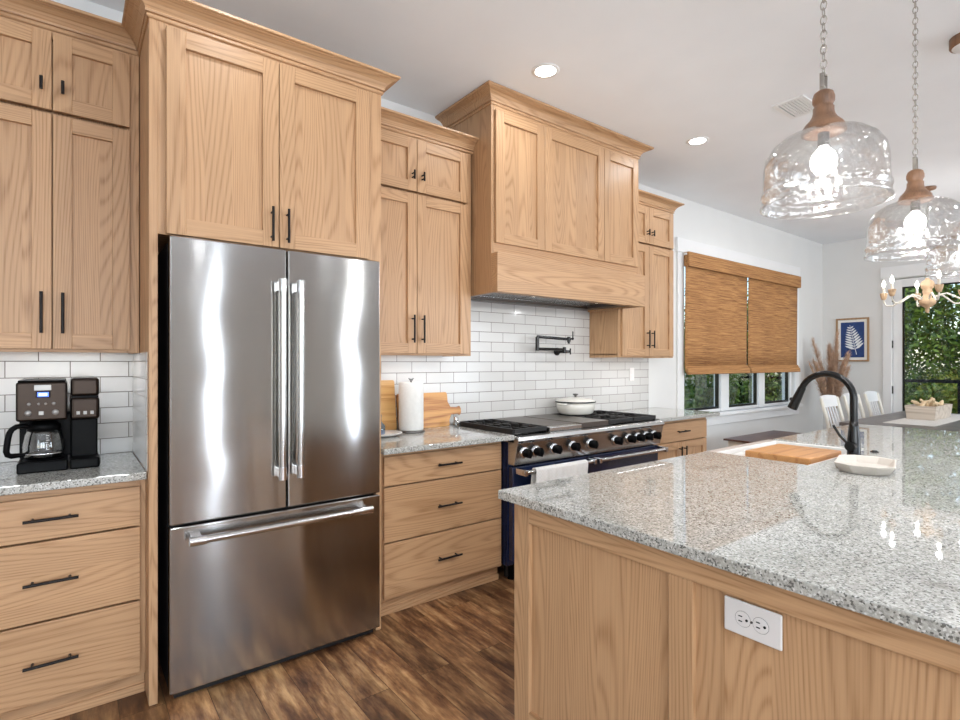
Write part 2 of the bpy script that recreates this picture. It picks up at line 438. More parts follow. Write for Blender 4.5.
# ------------------------------------------------------------------ room shell
CEIL = 3.05; XR = 8.6; XL = -2.6; WY = 3.12
def struct(mb, name, mats, bevel=0): return mb.build(name, mats, None, bevel, kind='structure')
struct(MB().box(XL-.2, XR+.2, REAR_Y-.2, WY+.2, -.1, 0), 'floor', floor_m)
struct(MB().box(XL-.2, XR+.2, REAR_Y-.2, WY+.2, CEIL, CEIL+.12), 'ceiling', ceil_m)
# back wall with triple window
WX0, WX1, WZ0, WZ1 = 5.02, 7.65, .80, 2.46
mb = MB()
mb.box(XL-.15, WX0, WY, WY+.15, 0, CEIL); mb.box(WX1, XR+.15, WY, WY+.15, 0, CEIL)
mb.box(WX0, WX1, WY, WY+.15, 0, WZ0); mb.box(WX0, WX1, WY, WY+.15, WZ1, CEIL)
struct(mb, 'wall_back', wall_m)
# right end wall with french door
DY0, DY1, DZ1 = .46, 2.30, 2.45
mb = MB()
mb.box(XR, XR+.15, DY1, WY, 0, CEIL); mb.box(XR, XR+.15, REAR_Y, DY0, 0, CEIL); mb.box(XR, XR+.15, DY0, DY1, DZ1, CEIL)
struct(mb, 'wall_right', wall_m)
mb = MB(); ys = REAR_Y
for a, b in ADDED_LEFT_WINS:
    mb.box(XL-.15, XL, ys, a, 0, CEIL); mb.box(XL-.15, XL, a, b, 0, .45); mb.box(XL-.15, XL, a, b, 2.45, CEIL); ys = b
mb.box(XL-.15, XL, ys, WY, 0, CEIL)
struct(mb, 'wall_left', wall_m)
for i, (a, b) in enumerate(ADDED_LEFT_WINS):
    mb = MB(); t = .06; x0, x1 = XL-.11, XL-.05
    mb.box(x0, x1, a, a+t, .45, 2.45); mb.box(x0, x1, b-t, b, .45, 2.45); mb.box(x0, x1, a+t, b-t, .45, .45+t); mb.box(x0, x1, a+t, b-t, 2.45-t, 2.45)
    wdw = struct(mb, 'window_%d' % (i+10), white_m)  # unseen left window, added as a light source
    MB().box(XL-.085, XL-.08, a+t, b-t, .45+t, 2.45-t).build('pane', pane_glass, wdw)
mb = MB(); xs = XL-.15
for a, b in ADDED_REAR_WINS:
    lo, hi = (.05, 2.55) if b-a < .5 else (.45, 2.45)
    mb.box(xs, a, REAR_Y-.15, REAR_Y, 0, CEIL); mb.box(a, b, REAR_Y-.15, REAR_Y, 0, lo); mb.box(a, b, REAR_Y-.15, REAR_Y, hi, CEIL); xs = b
mb.box(xs, XR+.15, REAR_Y-.15, REAR_Y, 0, CEIL)
struct(mb, 'wall_rear', wall_m)
for i, (a, b) in enumerate(ADDED_REAR_WINS):
    lo, hi = (.05, 2.55) if b-a < .5 else (.45, 2.45)
    mb = MB(); t = .06 if b-a > .5 else .02; y0, y1 = REAR_Y-.11, REAR_Y-.05
    mb.box(a, a+t, y0, y1, lo, hi); mb.box(b-t, b, y0, y1, lo, hi); mb.box(a+t, b-t, y0, y1, lo, lo+t); mb.box(a+t, b-t, y0, y1, hi-t, hi); (mb.box((a+b)/2-.02, (a+b)/2+.02, y0, y1, lo+t, hi-t) if b-a > .5 else None)
    wdw = struct(mb, 'window_%d' % (i+2), white_m)  # unseen rear window, added for fill and steel reflections
    MB().box(a+t, b-t, REAR_Y-.085, REAR_Y-.08, lo+t, hi-t).build('pane', pane_glass, wdw)

# window_1: three sashes
mb = MB(); t = .045; fy0, fy1 = WY+.03, WY+.11
mb.box(WX0, WX0+t, fy0, fy1, WZ0, WZ1); mb.box(WX1-t, WX1, fy0, fy1, WZ0, WZ1)
mb.box(WX0, WX1, fy0, fy1, WZ0, WZ0+t*.7); mb.box(WX0, WX1, fy0, fy1, WZ1-t, WZ1)
for xm, hw in ((5.915, .085), (6.80, .072)): mb.box(xm-hw, xm+hw, fy0-.01, fy1, WZ0, WZ1)
win = struct(mb, 'window_1', white_m, .003)
for a, b in ((5.06, 5.835), (5.995, 6.735), (6.865, 7.61)):
    MB().box(a, b, WY+.07, WY+.075, WZ0+.03, WZ1-.04).build('pane', pane_glass, win)
    mb = MB(); q = .014
    mb.box(a, a+q, WY+.05, WY+.09, WZ0+.03, WZ1-.04); mb.box(b-q, b, WY+.05, WY+.09, WZ0+.03, WZ1-.04); mb.box(a, b, WY+.05, WY+.09, WZ0+.03, WZ0+.055)
    mb.build('sash', black_m, win)
# casing, stool and apron
mb = MB()
mb.box(WX0-.11, WX0, WY-.022, WY, .79, WZ1+.02); mb.box(WX1, WX1+.11, WY-.022, WY, .79, WZ1+.02)
mb.box(WX0-.13, WX1+.13, WY-.03, WY, WZ1+.02, WZ1+.165)
struct(mb, 'trim_1', white_m, .003)
struct(MB().box(WX0-.14, WX1+.14, WY-.06, WY+.03, .765, .80).box(WX0-.11, WX1+.11, WY-.022, WY, .665, .765), 'trim_2', white_m, .003)
# french door in the end wall
mb = MB(); c = .10
mb.box(XR-.022, XR, DY1, DY1+c, 0, DZ1+.01); mb.box(XR-.022, XR, DY0-c, DY0, 0, DZ1+.01); mb.box(XR-.03, XR, DY0-c-.02, DY1+c+.02, DZ1+.01, DZ1+.16)
struct(mb, 'trim_3', white_m, .003)
def leaf(name, y0, y1, hinge_y):
    mb = MB(); st = .10
    x0, x1 = XR+.02, XR+.065
    mb.box(x0, x1, y0, y0+st, .01, DZ1-.01); mb.box(x0, x1, y1-st, y1, .01, DZ1-.01)
    mb.box(x0, x1, y0+st, y1-st, .01, .24); mb.box(x0, x1, y0+st, y1-st, DZ1-.115, DZ1-.01)
    d = struct(mb, name, white_m, .003)
    g = .016
    m2 = MB(); a, b, z0, z1 = y0+st, y1-st, .24, DZ1-.115
    m2.box(x0-.004, x1, a, a+g, z0, z1); m2.box(x0-.004, x1, b-g, b, z0, z1); m2.box(x0-.004, x1, a+g, b-g, z0, z0+g); m2.box(x0-.004, x1, a+g, b-g, z1-g, z1)
    m2.build('glazing_bead', black_m, d)
    MB().box(x0+.02, x0+.026, a, b, z0, z1).build('pane', pane_glass, d)
    for z in (.25, .99, 1.59, 2.2): MB().cyl((XR-.004, hinge_y, z-.05), (XR-.004, hinge_y, z+.05), .012, 10).build('hinge', black_m, d)
leaf('door_1', DY0+.925, DY1-.005, DY1-.002); leaf('door_2', DY0+.005, DY0+.915, DY0+.002)
mb = MB().box(4.46, XR, WY-.015, WY, 0, .13)
struct(mb, 'baseboard_back', white_m, .002)
struct(MB().box(XR-.015, XR, DY1+.1, WY-.015, 0, .13), 'baseboard_right', white_m, .002)

# tiled backsplash (wall and hood recess) and side splash on the refrigerator panel
struct(MB().box(-.36, .2425, WY-.010, WY, .914, 1.42), 'wall_backsplash_left', tile_x)
struct(MB().box(1.25, 4.43, WY-.010, WY, .914, 1.82), 'wall_backsplash_range', tile_x)

# ------------------------------------------------------------------ cabinetry builders
def vpull(x, yf, zc, L):
    mb = MB(); y = yf-.03
    mb.cyl((x, y, zc-L/2), (x, y, zc+L/2), .0058, 10)
    k = L/2-.022 if L > .09 else L*.22
    for s in (-1, 1): mb.cyl((x, yf, zc+s*k), (x, y, zc+s*k), .0045, 8)
    return mb
def hpull(xc, yf, z, L):
    mb = MB(); y = yf-.032
    mb.cyl((xc-L/2, y, z), (xc+L/2, y, z), .0058, 10)
    for s in (-1, 1): mb.cyl((xc+s*(L/2-.026), yf, z), (xc+s*(L/2-.026), y, z), .0045, 8)
    return mb
def shaker(root, x0, x1, z0, z1, yf, pull=None, fr=.062, name='door'):
    """yf front plane (facing -Y); pull=(side, zc, L)"""
    g = .002; x0 += g; x1 -= g; t = .02
    mb = MB()
    mb.box(x0, x0+fr, yf, yf+t, z0, z1, 0); mb.box(x1-fr, x1, yf, yf+t, z0, z1, 0)
    mb.box(x0+fr, x1-fr, yf, yf+t, z0, z0+fr, 1); mb.box(x0+fr, x1-fr, yf, yf+t, z1-fr, z1, 1)
    mb.box(x0+fr-.004, x1-fr+.004, yf+.0145, yf+.0195, z0+fr-.004, z1-fr+.004, 0)
    d = mb.build(name, [oak_v, oak_h], root, .0012, 1)
    if pull:
        side, zc, L = pull
        x = x0+.032 if side == 'l' else x1-.032
        vpull(x, yf, zc, L).build('handle', bronze_m, d)
    return d
def drawer(root, x0, x1, z0, z1, yf, L=.160):
    d = MB().box(x0, x1, yf, yf+.02, z0, z1).build('drawer', oak_h, root, .002, 2)
    hpull((x0+x1)/2, yf, (z0+z1)/2+.002, L).build('handle', bronze_m, d)
    return d
def crown_prof(z, h=.078, o=.072):
    return [(-.02, z-.008), (.006, z-.008), (.009, z-.004), (.009, z+.004), (.004, z+.005), (.004, z+.010), (.013, z+.011), (.015, z+.016), (.013, z+.020), (.018, z+h*.36), (.028, z+h*.54), (.045, z+h*.70),
            (o-.012, z+h*.78), (o-.012, z+h*.82), (o-.004, z+h*.83), (o, z+h*.87), (o, z+h), (-.02, z+h)]

FR = 2.80   # wall-cabinet frame plane
def wall_unit(label, x0, x1, doors, loc, crown_path, crown_ends=(None, None), tall_pull=.165):
    root = thing('upper_cabinet', label, 'cabinet', loc)
    z0, z1 = 1.392, 2.74
    mb = MB()
    mb.box(x0, x1, FR+.018, WY-.0105, z0+.02, z1, 0)
    xs = [x0, doors[0]+.012]
    mb.box(x0, doors[0]+.014, FR, FR+.02, z0, z1, 0); mb.box(doors[2]-.014, x1, FR, FR+.02, z0, z1, 0)
    mb.box(doors[0]+.014, doors[2]-.014, FR, FR+.02, z0, z0+.03, 1)
    mb.box(doors[0]+.014, doors[2]-.014, FR, FR+.02, 2.67, z1, 1)
    mb.box(x0, x0+.018, FR+.018, WY-.0105, z0, z0+.03, 0); mb.box(x1-.018, x1, FR+.018, WY-.0105, z0, z0+.03, 0)
    mb.build('carcass', [oak_v, oak_h], root, .001, 1)
    a, m, b = doors
    yf = FR-.022
    shaker(root, a, m, 1.405, 2.358, yf, ('r', 1.405+.145, tall_pull)); shaker(root, m, b, 1.405, 2.358, yf, ('l', 1.405+.145, tall_pull))
    shaker(root, a, m, 2.374, 2.688, yf, ('r', 2.374+.09, .052)); shaker(root, m, b, 2.374, 2.688, yf, ('l', 2.374+.09, .052))
    MB().sweep(crown_path, crown_prof(2.712), 1, crown_ends).build('crown_moulding', [oak_v, oak_h], root)
    return root
def base_unit(label, x0, x1, dx0, dx1, loc, yf, lower='drawers'):
    root = thing('base_cabinet', label, 'cabinet', loc)
    mb = MB(); fy = yf+.022
    mb.box(x0, x1, fy+.018, WY-.011, .105, .884, 0)
    mb.box(x0, dx0+.012, fy, fy+.02, .09, .884, 0); mb.box(dx1-.012, x1, fy, fy+.02, .09, .884, 0)
    for za, zb in ((.09, .118), (.84, .884)): mb.box(dx0+.012, dx1-.012, fy, fy+.02, za, zb, 1)
    mb.build('carcass', [oak_v, oak_h], root, .001, 1)
    MB().box(x0, x1, fy+.035, fy+.055, 0, .09).box(x0, x1, fy+.024, fy+.036, 0, .035).build('toe_kick', oak_h, root, .002, 1)
    drawer(root, dx0, dx1, .698, .853, yf)
    if lower == 'drawers':
        drawer(root, dx0, dx1, .4015, .690, yf); drawer(root, dx0, dx1, .106, .3935, yf)
    else:
        m = (dx0+dx1)/2
        shaker(root, dx0, m, .106, .690, yf, ('r', .59, .13)); shaker(root, m, dx1, .106, .690, yf, ('l', .59, .13))
    return root
def slab(name, label, x0, x1, y0, y1, cat='countertop'):
    mb = MB(); mb.off = Vector(((x0+x1)/2, (y0+y1)/2, .884)); mb.box(x0, x1, y0, y1, .884, .914)
    return tag(mb.build(name, granite_m, None, .004, 2), label, cat)

# left run
wall_unit('oak wall cabinet above the coffee maker, left of the refrigerator', -.345, .242, (-.324, -.058, .208), (-.05, 2.95, 1.392), [(-.345, FR), (.242, FR)], (None, (-1, -1)))
base_unit('oak three-drawer base cabinet below the coffee maker', -.36, .244, -.333, .223, (-.05, 2.8, 0), 2.535)
slab('countertop', 'grey granite countertop under the coffee maker', -.36, .2425, 2.497, WY-.0105)

# refrigerator surround
rc = thing('refrigerator_cabinet', 'tall oak cabinet surround enclosing the refrigerator', 'cabinet', (.75, 2.8, 0))
mb = MB(); mb.box(.245, .275, 2.48, WY-.001, 0, 2.74); mb.build('side_panel', oak_v, rc, .0015, 1)
mb = MB(); mb.box(1.222, 1.25, 2.48, WY-.011, 0, 2.74); mb.build('side_panel', oak_v, rc, .0015, 1)
mb = MB(); mb.box(.275, 1.222, 2.478, WY-.011, 1.872, 2.74, 0)
mb.box(.275, .312, 2.457, 2.478, 1.86, 2.74, 0); mb.box(1.16, 1.25, 2.457, 2.478, 1.86, 2.74, 0); mb.box(.312, 1.16, 2.457, 2.478, 2.64, 2.74, 1); mb.box(.312, 1.16, 2.457, 2.478, 1.86, 1.90, 1)
mb.box(.245, .275, 2.457, 2.48, 0, 2.74, 0)
mb.box(1.222, 1.25, 2.457, 2.48, 0, 1.86, 0)
mb.build('carcass', [oak_v, oak_h], rc, .001, 1)
shaker(rc, .300, .7385, 1.8615, 2.684, 2.434, ('r', 1.8615+.095, .15), .068); shaker(rc, .7385, 1.175, 1.8615, 2.684, 2.434, ('l', 1.8615+.095, .15), .068)
MB().box(.2425, .245, 2.51, WY-.010, .914, 1.392).build('side_splash', tile_y, rc)
MB().sweep([(.245, FR), (.245, 2.457), (1.25, 2.457), (1.25, FR-.076)], crown_prof(2.712), 1, ((-1, -1), None)).build('crown_moulding', [oak_v, oak_h], rc)

# refrigerator
def uvquad(o):
    me = o.data; uv = me.uv_layers.new(name='UVMap')
    for l in me.loops:
        v = me.vertices[l.vertex_index].co; uv.data[l.index].uv = (v.x, v.z)
    return o
fg = thing('refrigerator', 'stainless steel french door refrigerator with bottom freezer drawer', 'refrigerator', (.763, 2.75, 0))
X0, X1, FY = .309, 1.217, 2.4025
MB().box(X0+.004, X1-.004, 2.49, 3.08, .03, 1.835).build('body', gasket, fg, .003)
MB().box(X0+.01, X1-.01, 2.455, 2.49, .05, 1.83).build('door_gasket', gasket, fg)
for x in (X0+.05, X1-.05):
    for y in (2.52, 3.0): MB().cyl((x, y, 0), (x, y, .03), .02, 12).build('foot', gasket, fg)
MB().box(X0+.02, X1-.02, 2.44, 2.49, .008, .036).build('base_grille', gasket, fg)
xm = .7635
for i, (a, b) in enumerate(((X0, xm-.003), (xm+.003, X1))):
    d = uvquad(MB().box(a, b, FY, 2.455, .7065, 1.849).build('door', fridge_steel, fg, .006, 3))
    hx = .728 if i == 0 else .806
    hy = FY-.055
    h = MB().cyl((hx, hy, .865), (hx, hy, 1.690), .0145, 24).build('handle', handle_steel, d)
    for z0, z1 in ((.845, .90), (1.655, 1.71)):
        mb = MB(); mb.cyl((hx, hy, z0), (hx, hy, z1), .0175, 24); mb.box(hx-.011, hx+.011, hy, FY, z0+.008, z1-.008)
        mb.build('bracket', chrome, h, .002, 2)
    MB().box((a+.02) if i == 0 else b-.08, (a+.08) if i == 0 else b-.02, 2.43, 2.53, 1.835, 1.853).build('hinge_cover', gasket, fg, .004)
d = uvquad(MB().box(X0, X1, FY, 2.455, .042, .697).build('freezer_drawer', fridge_steel, fg, .006, 3))
hy = FY-.055; hz = .648
h = MB().cyl((X0+.075, hy, hz), (X1-.085, hy, hz), .0145, 24).build('handle', handle_steel, d)
for a in (X0+.06, X1-.13):
    mb = MB(); mb.cyl((a, hy, hz), (a+.06, hy, hz), .018, 24); mb.box(a+.012, a+.05, hy, FY, hz-.011, hz+.011)
    mb.build('bracket', chrome, h, .002, 2)

# middle run
wall_unit('oak wall cabinet above the paper towels, between refrigerator and range hood', 1.252, 2.068, (1.270, 1.652, 2.034), (1.66, 2.95, 1.392), [(1.252, FR), (2.081, FR)])
base_unit('oak three-drawer base cabinet between the refrigerator and the range', 1.252, 2.118, 1.306, 2.102, (1.7, 2.8, 0), 2.530)
slab('countertop', 'grey granite countertop under the paper towels', 1.252, 2.118, 2.425, WY-.0105)
# right run
wall_unit('oak wall cabinet right of the range hood, beside the window', 3.575, 4.352, (3.60, 3.965, 4.33), (3.95, 2.95, 1.392), [(3.575, FR), (4.352, FR), (4.352, WY-.011)], tall_pull=.15)
base_unit('small oak base cabinet with one drawer and two doors right of the range', 3.632, 4.475, 3.66, 4.452, (4.0, 2.8, 0), 2.530, 'doors')
slab('countertop', 'grey granite countertop piece right of the range by the window', 3.632, 4.53, 2.45, WY-.0105)

# under-cabinet strips
def strip(label, x0, x1, w_):
    t = thing('under_cabinet_light', label, 'light', ((x0+x1)/2, 2.845, 1.41), 'strip lights under the wall cabinets')
    MB().box(x0, x1, 2.825, 2.865, 1.4085, 1.4125).build('housing', white_m, t)
    MB().box(x0+.005, x1-.005, 2.829, 2.861, 1.4055, 1.4085).build('diffuser', led, t)
    area('strip_lamp', ((x0+x1)/2, 2.845, 1.4045), (0, 0, 0), x1-x0, .03, w_, WARM, t)
strip('thin light strip under the wall cabinet above the coffee maker', -.3, .2, 1.2)
strip('thin light strip under the wall cabinet above the paper towels', 1.3, 2.03, 1.0)
strip('thin light strip under the wall cabinet beside the window', 3.62, 4.31, 1.4)

# ------------------------------------------------------------------ range hood
hd = thing('range_hood', 'large oak cabinet range hood over the range', 'range hood', (2.83, 2.85, 1.786))
HX0, HX1, HF = 2.082, 3.573, 2.605
mb = MB()
mb.box(HX0, HX0+.02, HF, WY-.001, 1.786, CEIL-.075, 0); mb.box(HX1-.02, HX1, HF, WY-.001, 1.786, CEIL-.075, 0)
mb.box(HX0+.02, HX1-.02, HF, HF+.02, 2.0, CEIL-.075, 1)
mb.box(HX0+.02, HX1-.02, HF+.02, WY-.001, CEIL-.1, CEIL-.075, 0)
mb.build('carcass', [oak_v, oak_h], hd, .001, 1)
MB().box(HX0, HX1, 2.543, HF, 1.786, 2.032).build('apron', oak_h, hd, .002, 1)
for a, b in ((2.103, 2.527), (2.527, 3.138), (3.138, 3.550)): shaker(hd, a, b, 2.100, 2.930, HF-.021, None, .066)
MB().sweep([(HX0, WY-.001), (HX0, HF), (HX1, HF), (HX1, WY-.001)], crown_prof(2.968, .078, .085), 1).build('crown_moulding', [oak_v, oak_h], hd)
ln = MB()
ln.box(HX0+.02, HX1-.02, HF+.0, 2.68, 1.80, 1.83); ln.box(HX0+.02, HX1-.02, 3.03, WY-.011, 1.80, 1.83)
ln.box(HX0+.02, HX0+.12, 2.68, 3.03, 1.80, 1.83); ln.box(HX1-.12, HX1-.02, 2.68, 3.03, 1.80, 1.83); ln.box(HX0+.1, HX1-.1, 2.66, 3.05, 1.85, 1.86)
ln = ln.build('liner', dark_steel, hd, .003)
for i in range(3):
    a = HX0+.13+i*.42
    f = MB()
    for j in range(13): f.box(a+j*.031, a+j*.031+.018, 2.69, 3.02, 1.822, 1.842)
    f.box(a-.004, a+.40, 2.685, 2.695, 1.82, 1.845); f.box(a-.004, a+.40, 3.015, 3.025, 1.82, 1.845)
    f.build('baffle_filter', steel_trim, ln)
for x in (HX0+.42, HX1-.42):
    MB().lathe([(.001, 1.797), (.03, 1.797), (.033, 1.80)], (x, 2.643, 0), 20).build('lamp', hood_lamp, ln)
    area('hood_lamp_light', (x, 2.643, 1.79), (0, 0, 0), .06, .06, 1.6, WARM, hd, 'DISK')

# ------------------------------------------------------------------ range
rg = thing('range', 'wide navy and stainless gas range with griddle and ten knobs', 'range', (2.87, 2.75, 0))
RX0, RX1 = 2.128, 3.622
MB().box(RX0, RX1, 2.50, 3.09, .10, .86).build('body', navy, rg, .003)
for x in (RX0+.06, RX0+.7, RX1-.7, RX1-.06):
    for y in (2.54, 3.04): MB().cyl((x, y, 0), (x, y, .10), .022, 14).build('foot', plastic_black, rg)
MB().box(RX0+.02, RX1-.02, 2.54, 2.56, .02, .10).build('kick_plate', gasket, rg)
# cooktop tray and nosing
mb = MB(); mb.box(RX0, RX1, 2.44, 3.10, .86, .905); mb.box(RX0, RX1, 3.06, 3.10, .905, .935)
mb.build('cooktop', range_steel, rg, .004)
# control panel: slanted face
pr = [(2.435, .905), (2.405, .900), (2.398, .878), (2.412, .862), (2.440, .725), (2.50, .725), (2.50, .905)]
mb = MB(); n = len(pr)
vs = [(RX0, y, z) for y, z in pr]+[(RX1, y, z) for y, z in pr]
mb.add(vs, [tuple(range(n)), tuple(reversed(range(n, 2*n)))]+[(i, n+i, n+(i+1) % n, (i+1) % n) for i in range(n)])
cp = mb.build('control_panel', range_steel, rg, .004, 3)
for x in (2.195, 2.29, 2.45, 2.622, 2.795, 3.06, 3.21, 3.315, 3.415, 3.515):
    z = .80; y = 2.425
    k = MB()
    k.lathe([(.001, -.012), (.034, -.012), (.036, -.006), (.036, .004), (.001, .004)], (x, y, z), 24, 1, True, 'y')
    k.lathe([(.001, -.058), (.02, -.058), (.0245, -.052), (.0265, -.018), (.0265, -.012)], (x, y, z), 24, 0, True, 'y')
    k.box(x-.0055, x+.0055, y-.062, y-.02, z-.026, z+.028, 0)
    ko = k.build('knob', [plastic_black, chrome], rg, .0015, 1)
def oven(x0, x1):
    d = MB().box(x0, x1, 2.455, 2.50, .14, .712).build('oven_door', navy, rg, .006, 3)
    MB().box(x0+.12, x1-.12, 2.452, 2.458, .30, .56).build('window', plastic_black, d, .002)
    hy, hz = 2.375, .690
    h = MB().cyl((x0+.012, hy, hz), (x1-.012, hy, hz), .0135, 18).build('handle', handle_steel, d)
    for x in (x0+.014, x1-.034): MB().box(x, x+.022, hy-.018, 2.456, hz-.018, hz+.018).build('bracket', chrome, h, .004, 2)
oven(RX0+.004, 2.80); oven(2.806, RX1-.004)
def grate(x0, x1, y0, y1, nb):
    mb = MB(); z = .938; r = .0075
    for x in (x0, x1): mb.box(x-r, x+r, y0, y1, .907, z+.004)
    for y in (y0, y1): mb.box(x0, x1, y-r, y+r, .915, z+.004)
    ym = (y0+y1)/2; mb.box(x0, x1, ym-r, ym+r, .915, z+.004)
    for k in range(1, nb+1):
        x = x0+(x1-x0)*k/(nb+1)
        for a, b in ((y0, y0+.09), (ym-.09, ym+.09), (y1-.09, y1)): mb.box(x-.006, x+.006, a, b, z-.02, z+.006)
    for k in range(1, 3):
        yy = y0+(y1-y0)*(.25 if k == 1 else .75)
        for a, b in ((x0, x0+.08), (x1-.08, x1)): mb.box(a, b, yy-.006, yy+.006, z-.02, z+.006)
    mb.build('grate', iron, rg, .002, 1)
    for yy in (y0+(y1-y0)*.25, y0+(y1-y0)*.75):
        MB().lathe([(.001, .925), (.03, .925), (.036, .918), (.036, .905), (.05, .905)], ((x0+x1)/2, yy, 0), 22).build('burner', iron, rg)
grate(2.15, 2.425, 2.47, 3.03, 3); grate(3.04, 3.31, 2.47, 3.03, 3); grate(3.325, 3.60, 2.47, 3.03, 3)
g = MB(); g.box(2.44, 2.735, 2.50, 3.04, .905, .940)
g.build('griddle', griddle_steel, rg, .004)
MB().box(2.435, 2.738, 2.445, 2.50, .905, .936).build('grease_trough', steel_trim, rg, .006, 2)
MB().box(2.742, 3.025, 2.455, 3.04, .905, .942).build('griddle_cover', dark_steel, rg, .004)

# towel over the left oven handle
tw = MB(); tw.off = Vector((2.46, 2.375, .69))
prof = []
for i in range(9):
    a = PI*i/8; prof.append((2.375-.021*math.cos(a), .69+.021*math.sin(a)))
prof = [(2.350, .40), (2.348, .50), (2.352, .60)]+prof+[(2.396, .60), (2.398, .52), (2.396, .44)]
nx = 64; vs = []; fs = []
for i in range(nx+1):
    x = 2.225+.46*i/nx
    for (y, z) in prof:
        amp = .006*min(1, max(0, (.69-z)/.1)) + .0012
        yy = y + amp*(math.sin(i*.9)+.6*math.sin(i*.37+1)) * (1 if y < 2.375 else .25) - .003
        vs.append((x+.006*math.sin(z*30), min(yy, 2.395) if y < 2.375 else min(yy, 2.44), z - (.012*i/nx if z < .6 else 0)))
k = len(prof)
for i in range(nx):
    for j in range(k-1): fs.append((i*k+j, (i+1)*k+j, (i+1)*k+j+1, i*k+j+1))
tw.add(vs, fs, 0, True)
def cloth_mat():
    m, nt, bs = newmat('towel_cloth'); tc = N(nt, 'TexCoord'); v = tc.outputs['Object']
    ck = N(nt, 'TexChecker'); ck.inputs['Scale'].default_value = 95; nt.links.new(v, ck.inputs[0])
    bs.inputs['Base Color'].default_value = rgb(232, 230, 226)
    nt.links.new(mixc(nt, math_n(nt, 'MULTIPLY', ck.outputs['Fac'], .25), rgb(236, 234, 230), rgb(196, 192, 188)), bs.inputs['Base Color'])
    bs.inputs['Roughness'].default_value = .95; bump(nt, noise(nt, v, 220, 2), .5, .002, bs); return m
o = tw.build('dish_towel', cloth_mat()); sm = o.modifiers.new('thick', 'SOLIDIFY'); sm.thickness = .004; sm.offset = 0
tag(o, 'white waffle dish towel hanging on the left oven handle', 'towel')

# dutch oven
c = (3.17, 2.90, .946)
dt = thing('dutch_oven', 'cream enamel dutch oven with lid on the right burners', 'pot', c)
MB().lathe([(.001, c[2]), (0.1186, c[2]), (0.1379, c[2]+.012), (0.1492, c[2]+.05), (0.1514, c[2]+.098), (0.1458, c[2]+.098), (0.1424, c[2]+.05), (.001, c[2]+.012)], (c[0], c[1], 0), 40).build('pot_body', cream_enamel, dt)
MB().lathe([(.146, c[2]+.092), (.1595, c[2]+.092), (.1595, c[2]+.101), (.146, c[2]+.101)], (c[0], c[1], 0), 40).build('rim', iron, dt)
ld = MB().lathe([(0.1559, c[2]+.101), (0.1548, c[2]+.107), (0.1243, c[2]+.119), (0.0678, c[2]+.129), (.001, c[2]+.132)], (c[0], c[1], 0), 40).build('lid', cream_enamel, dt)
MB().lathe([(.010, c[2]+.130), (.009, c[2]+.142), (.022, c[2]+.152), (.022, c[2]+.158), (.001, c[2]+.160)], (c[0], c[1], 0), 24).build('lid_knob', grey_base, ld)
for s in (-1, 1):
    h = MB(); pts = []
    for i in range(9):
        a = PI*i/8; pts.append((c[0]+s*(.146+.032*math.sin(a)), c[1]-.045*math.cos(a), c[2]+.082))
    h.tube(pts, .008, 10).build('handle', cream_enamel, dt)

# pot filler
y = 3.02
pf = thing('pot_filler', 'black folding pot filler faucet on the tile above the range', 'faucet', (3.17, 3.11, 1.44))
xw = 3.17
m = MB(); m.lathe([(.001, 3.109), (.032, 3.109), (.032, 3.098), (.012, 3.094), (.012, y)], (xw, 0, 1.44), 20, 0, True, 'y'); m.cyl((xw, y, 1.425), (xw, y, 1.475), .014, 14); m.build('wall_mount', black_m, pf)
m = MB(); m.cyl((xw+.01, 3.05, 1.44), (xw+.06, 3.02, 1.44), .011, 12); m.cyl((xw+.06, 3.01, 1.415), (xw+.06, 3.01, 1.465), .006, 10); m.build('valve_handle', black_m, pf)
m = MB(); m.tube([(xw, y, 1.455), (2.86, y-.01, 1.455)], .0115, 12); m.cyl((2.86, y-.01, 1.44), (2.86, y-.01, 1.548), .015, 14); m.build('lower_arm', black_m, pf)
m = MB(); m.tube([(2.86, y-.01, 1.55), (3.18, y-.055, 1.535)], .0115, 12); m.cyl((3.165, y-.053, 1.512), (3.165, y-.053, 1.556), .014, 14); m.tube([(3.165, y-.053, 1.515), (3.165, y-.053, 1.50)], .010, 12); m.build('upper_arm', black_m, pf)
m = MB(); m.cyl((3.18, y-.055, 1.538), (3.215, y-.055, 1.543), .008, 10); m.cyl((3.21, y-.055, 1.53), (3.21, y-.055, 1.60), .005, 10); m.build('spout_handle', black_m, pf)

# outlet on tile at the right
def duplex(root, o, ax, nrm, up):
    pass
t = thing('tile_outlet', 'white outlet plate on the tile right of the range', 'outlet', (4.16, 3.109, 1.24))
MB().box(4.125, 4.195, 3.103, 3.1095, 1.18, 1.30).build('plate', plate_white, t, .003)
for z in (1.22, 1.26): MB().box(4.143, 4.177, 3.1005, 3.104, z-.014, z+.014).build('receptacle', plate_white, t, .002)

# ------------------------------------------------------------------ counter items, left
button_steel = plain('button_steel', rgb(150, 148, 146), .35, .6, .03, 20)
cm = thing('coffee_maker', 'dark stainless coffee maker with glass carafe on the left counter', 'coffee maker', (-.03, 2.9, .914))
black_steel = steel('black_stainless', rgb(50, 43, 39), .3, 0, 0)
z = .914
m = MB(); m.box(-.166, -.008, 2.74, 3.03, z, z+.042); m.lathe([(.001, z+.047), (.066, z+.047), (.068, z+.042)], (-.085, 2.82, 0), 28); m.build('base', plastic_black, cm, .006, 2)
m = MB(); m.box(-.166, .004, 2.895, 3.03, z+.04, z+.22); m.build('rear_column', plastic_black, cm, .004)
hd_ = MB().box(-.168, -.010, 2.735, 3.03, z+.205, z+.358).build('brew_head', [black_steel], cm, .008, 3)
MB().box(-.163, -.014, 2.742, 3.025, z+.356, z+.366).build('lid', plastic_black, cm, .006, 2)
fy = 2.7345
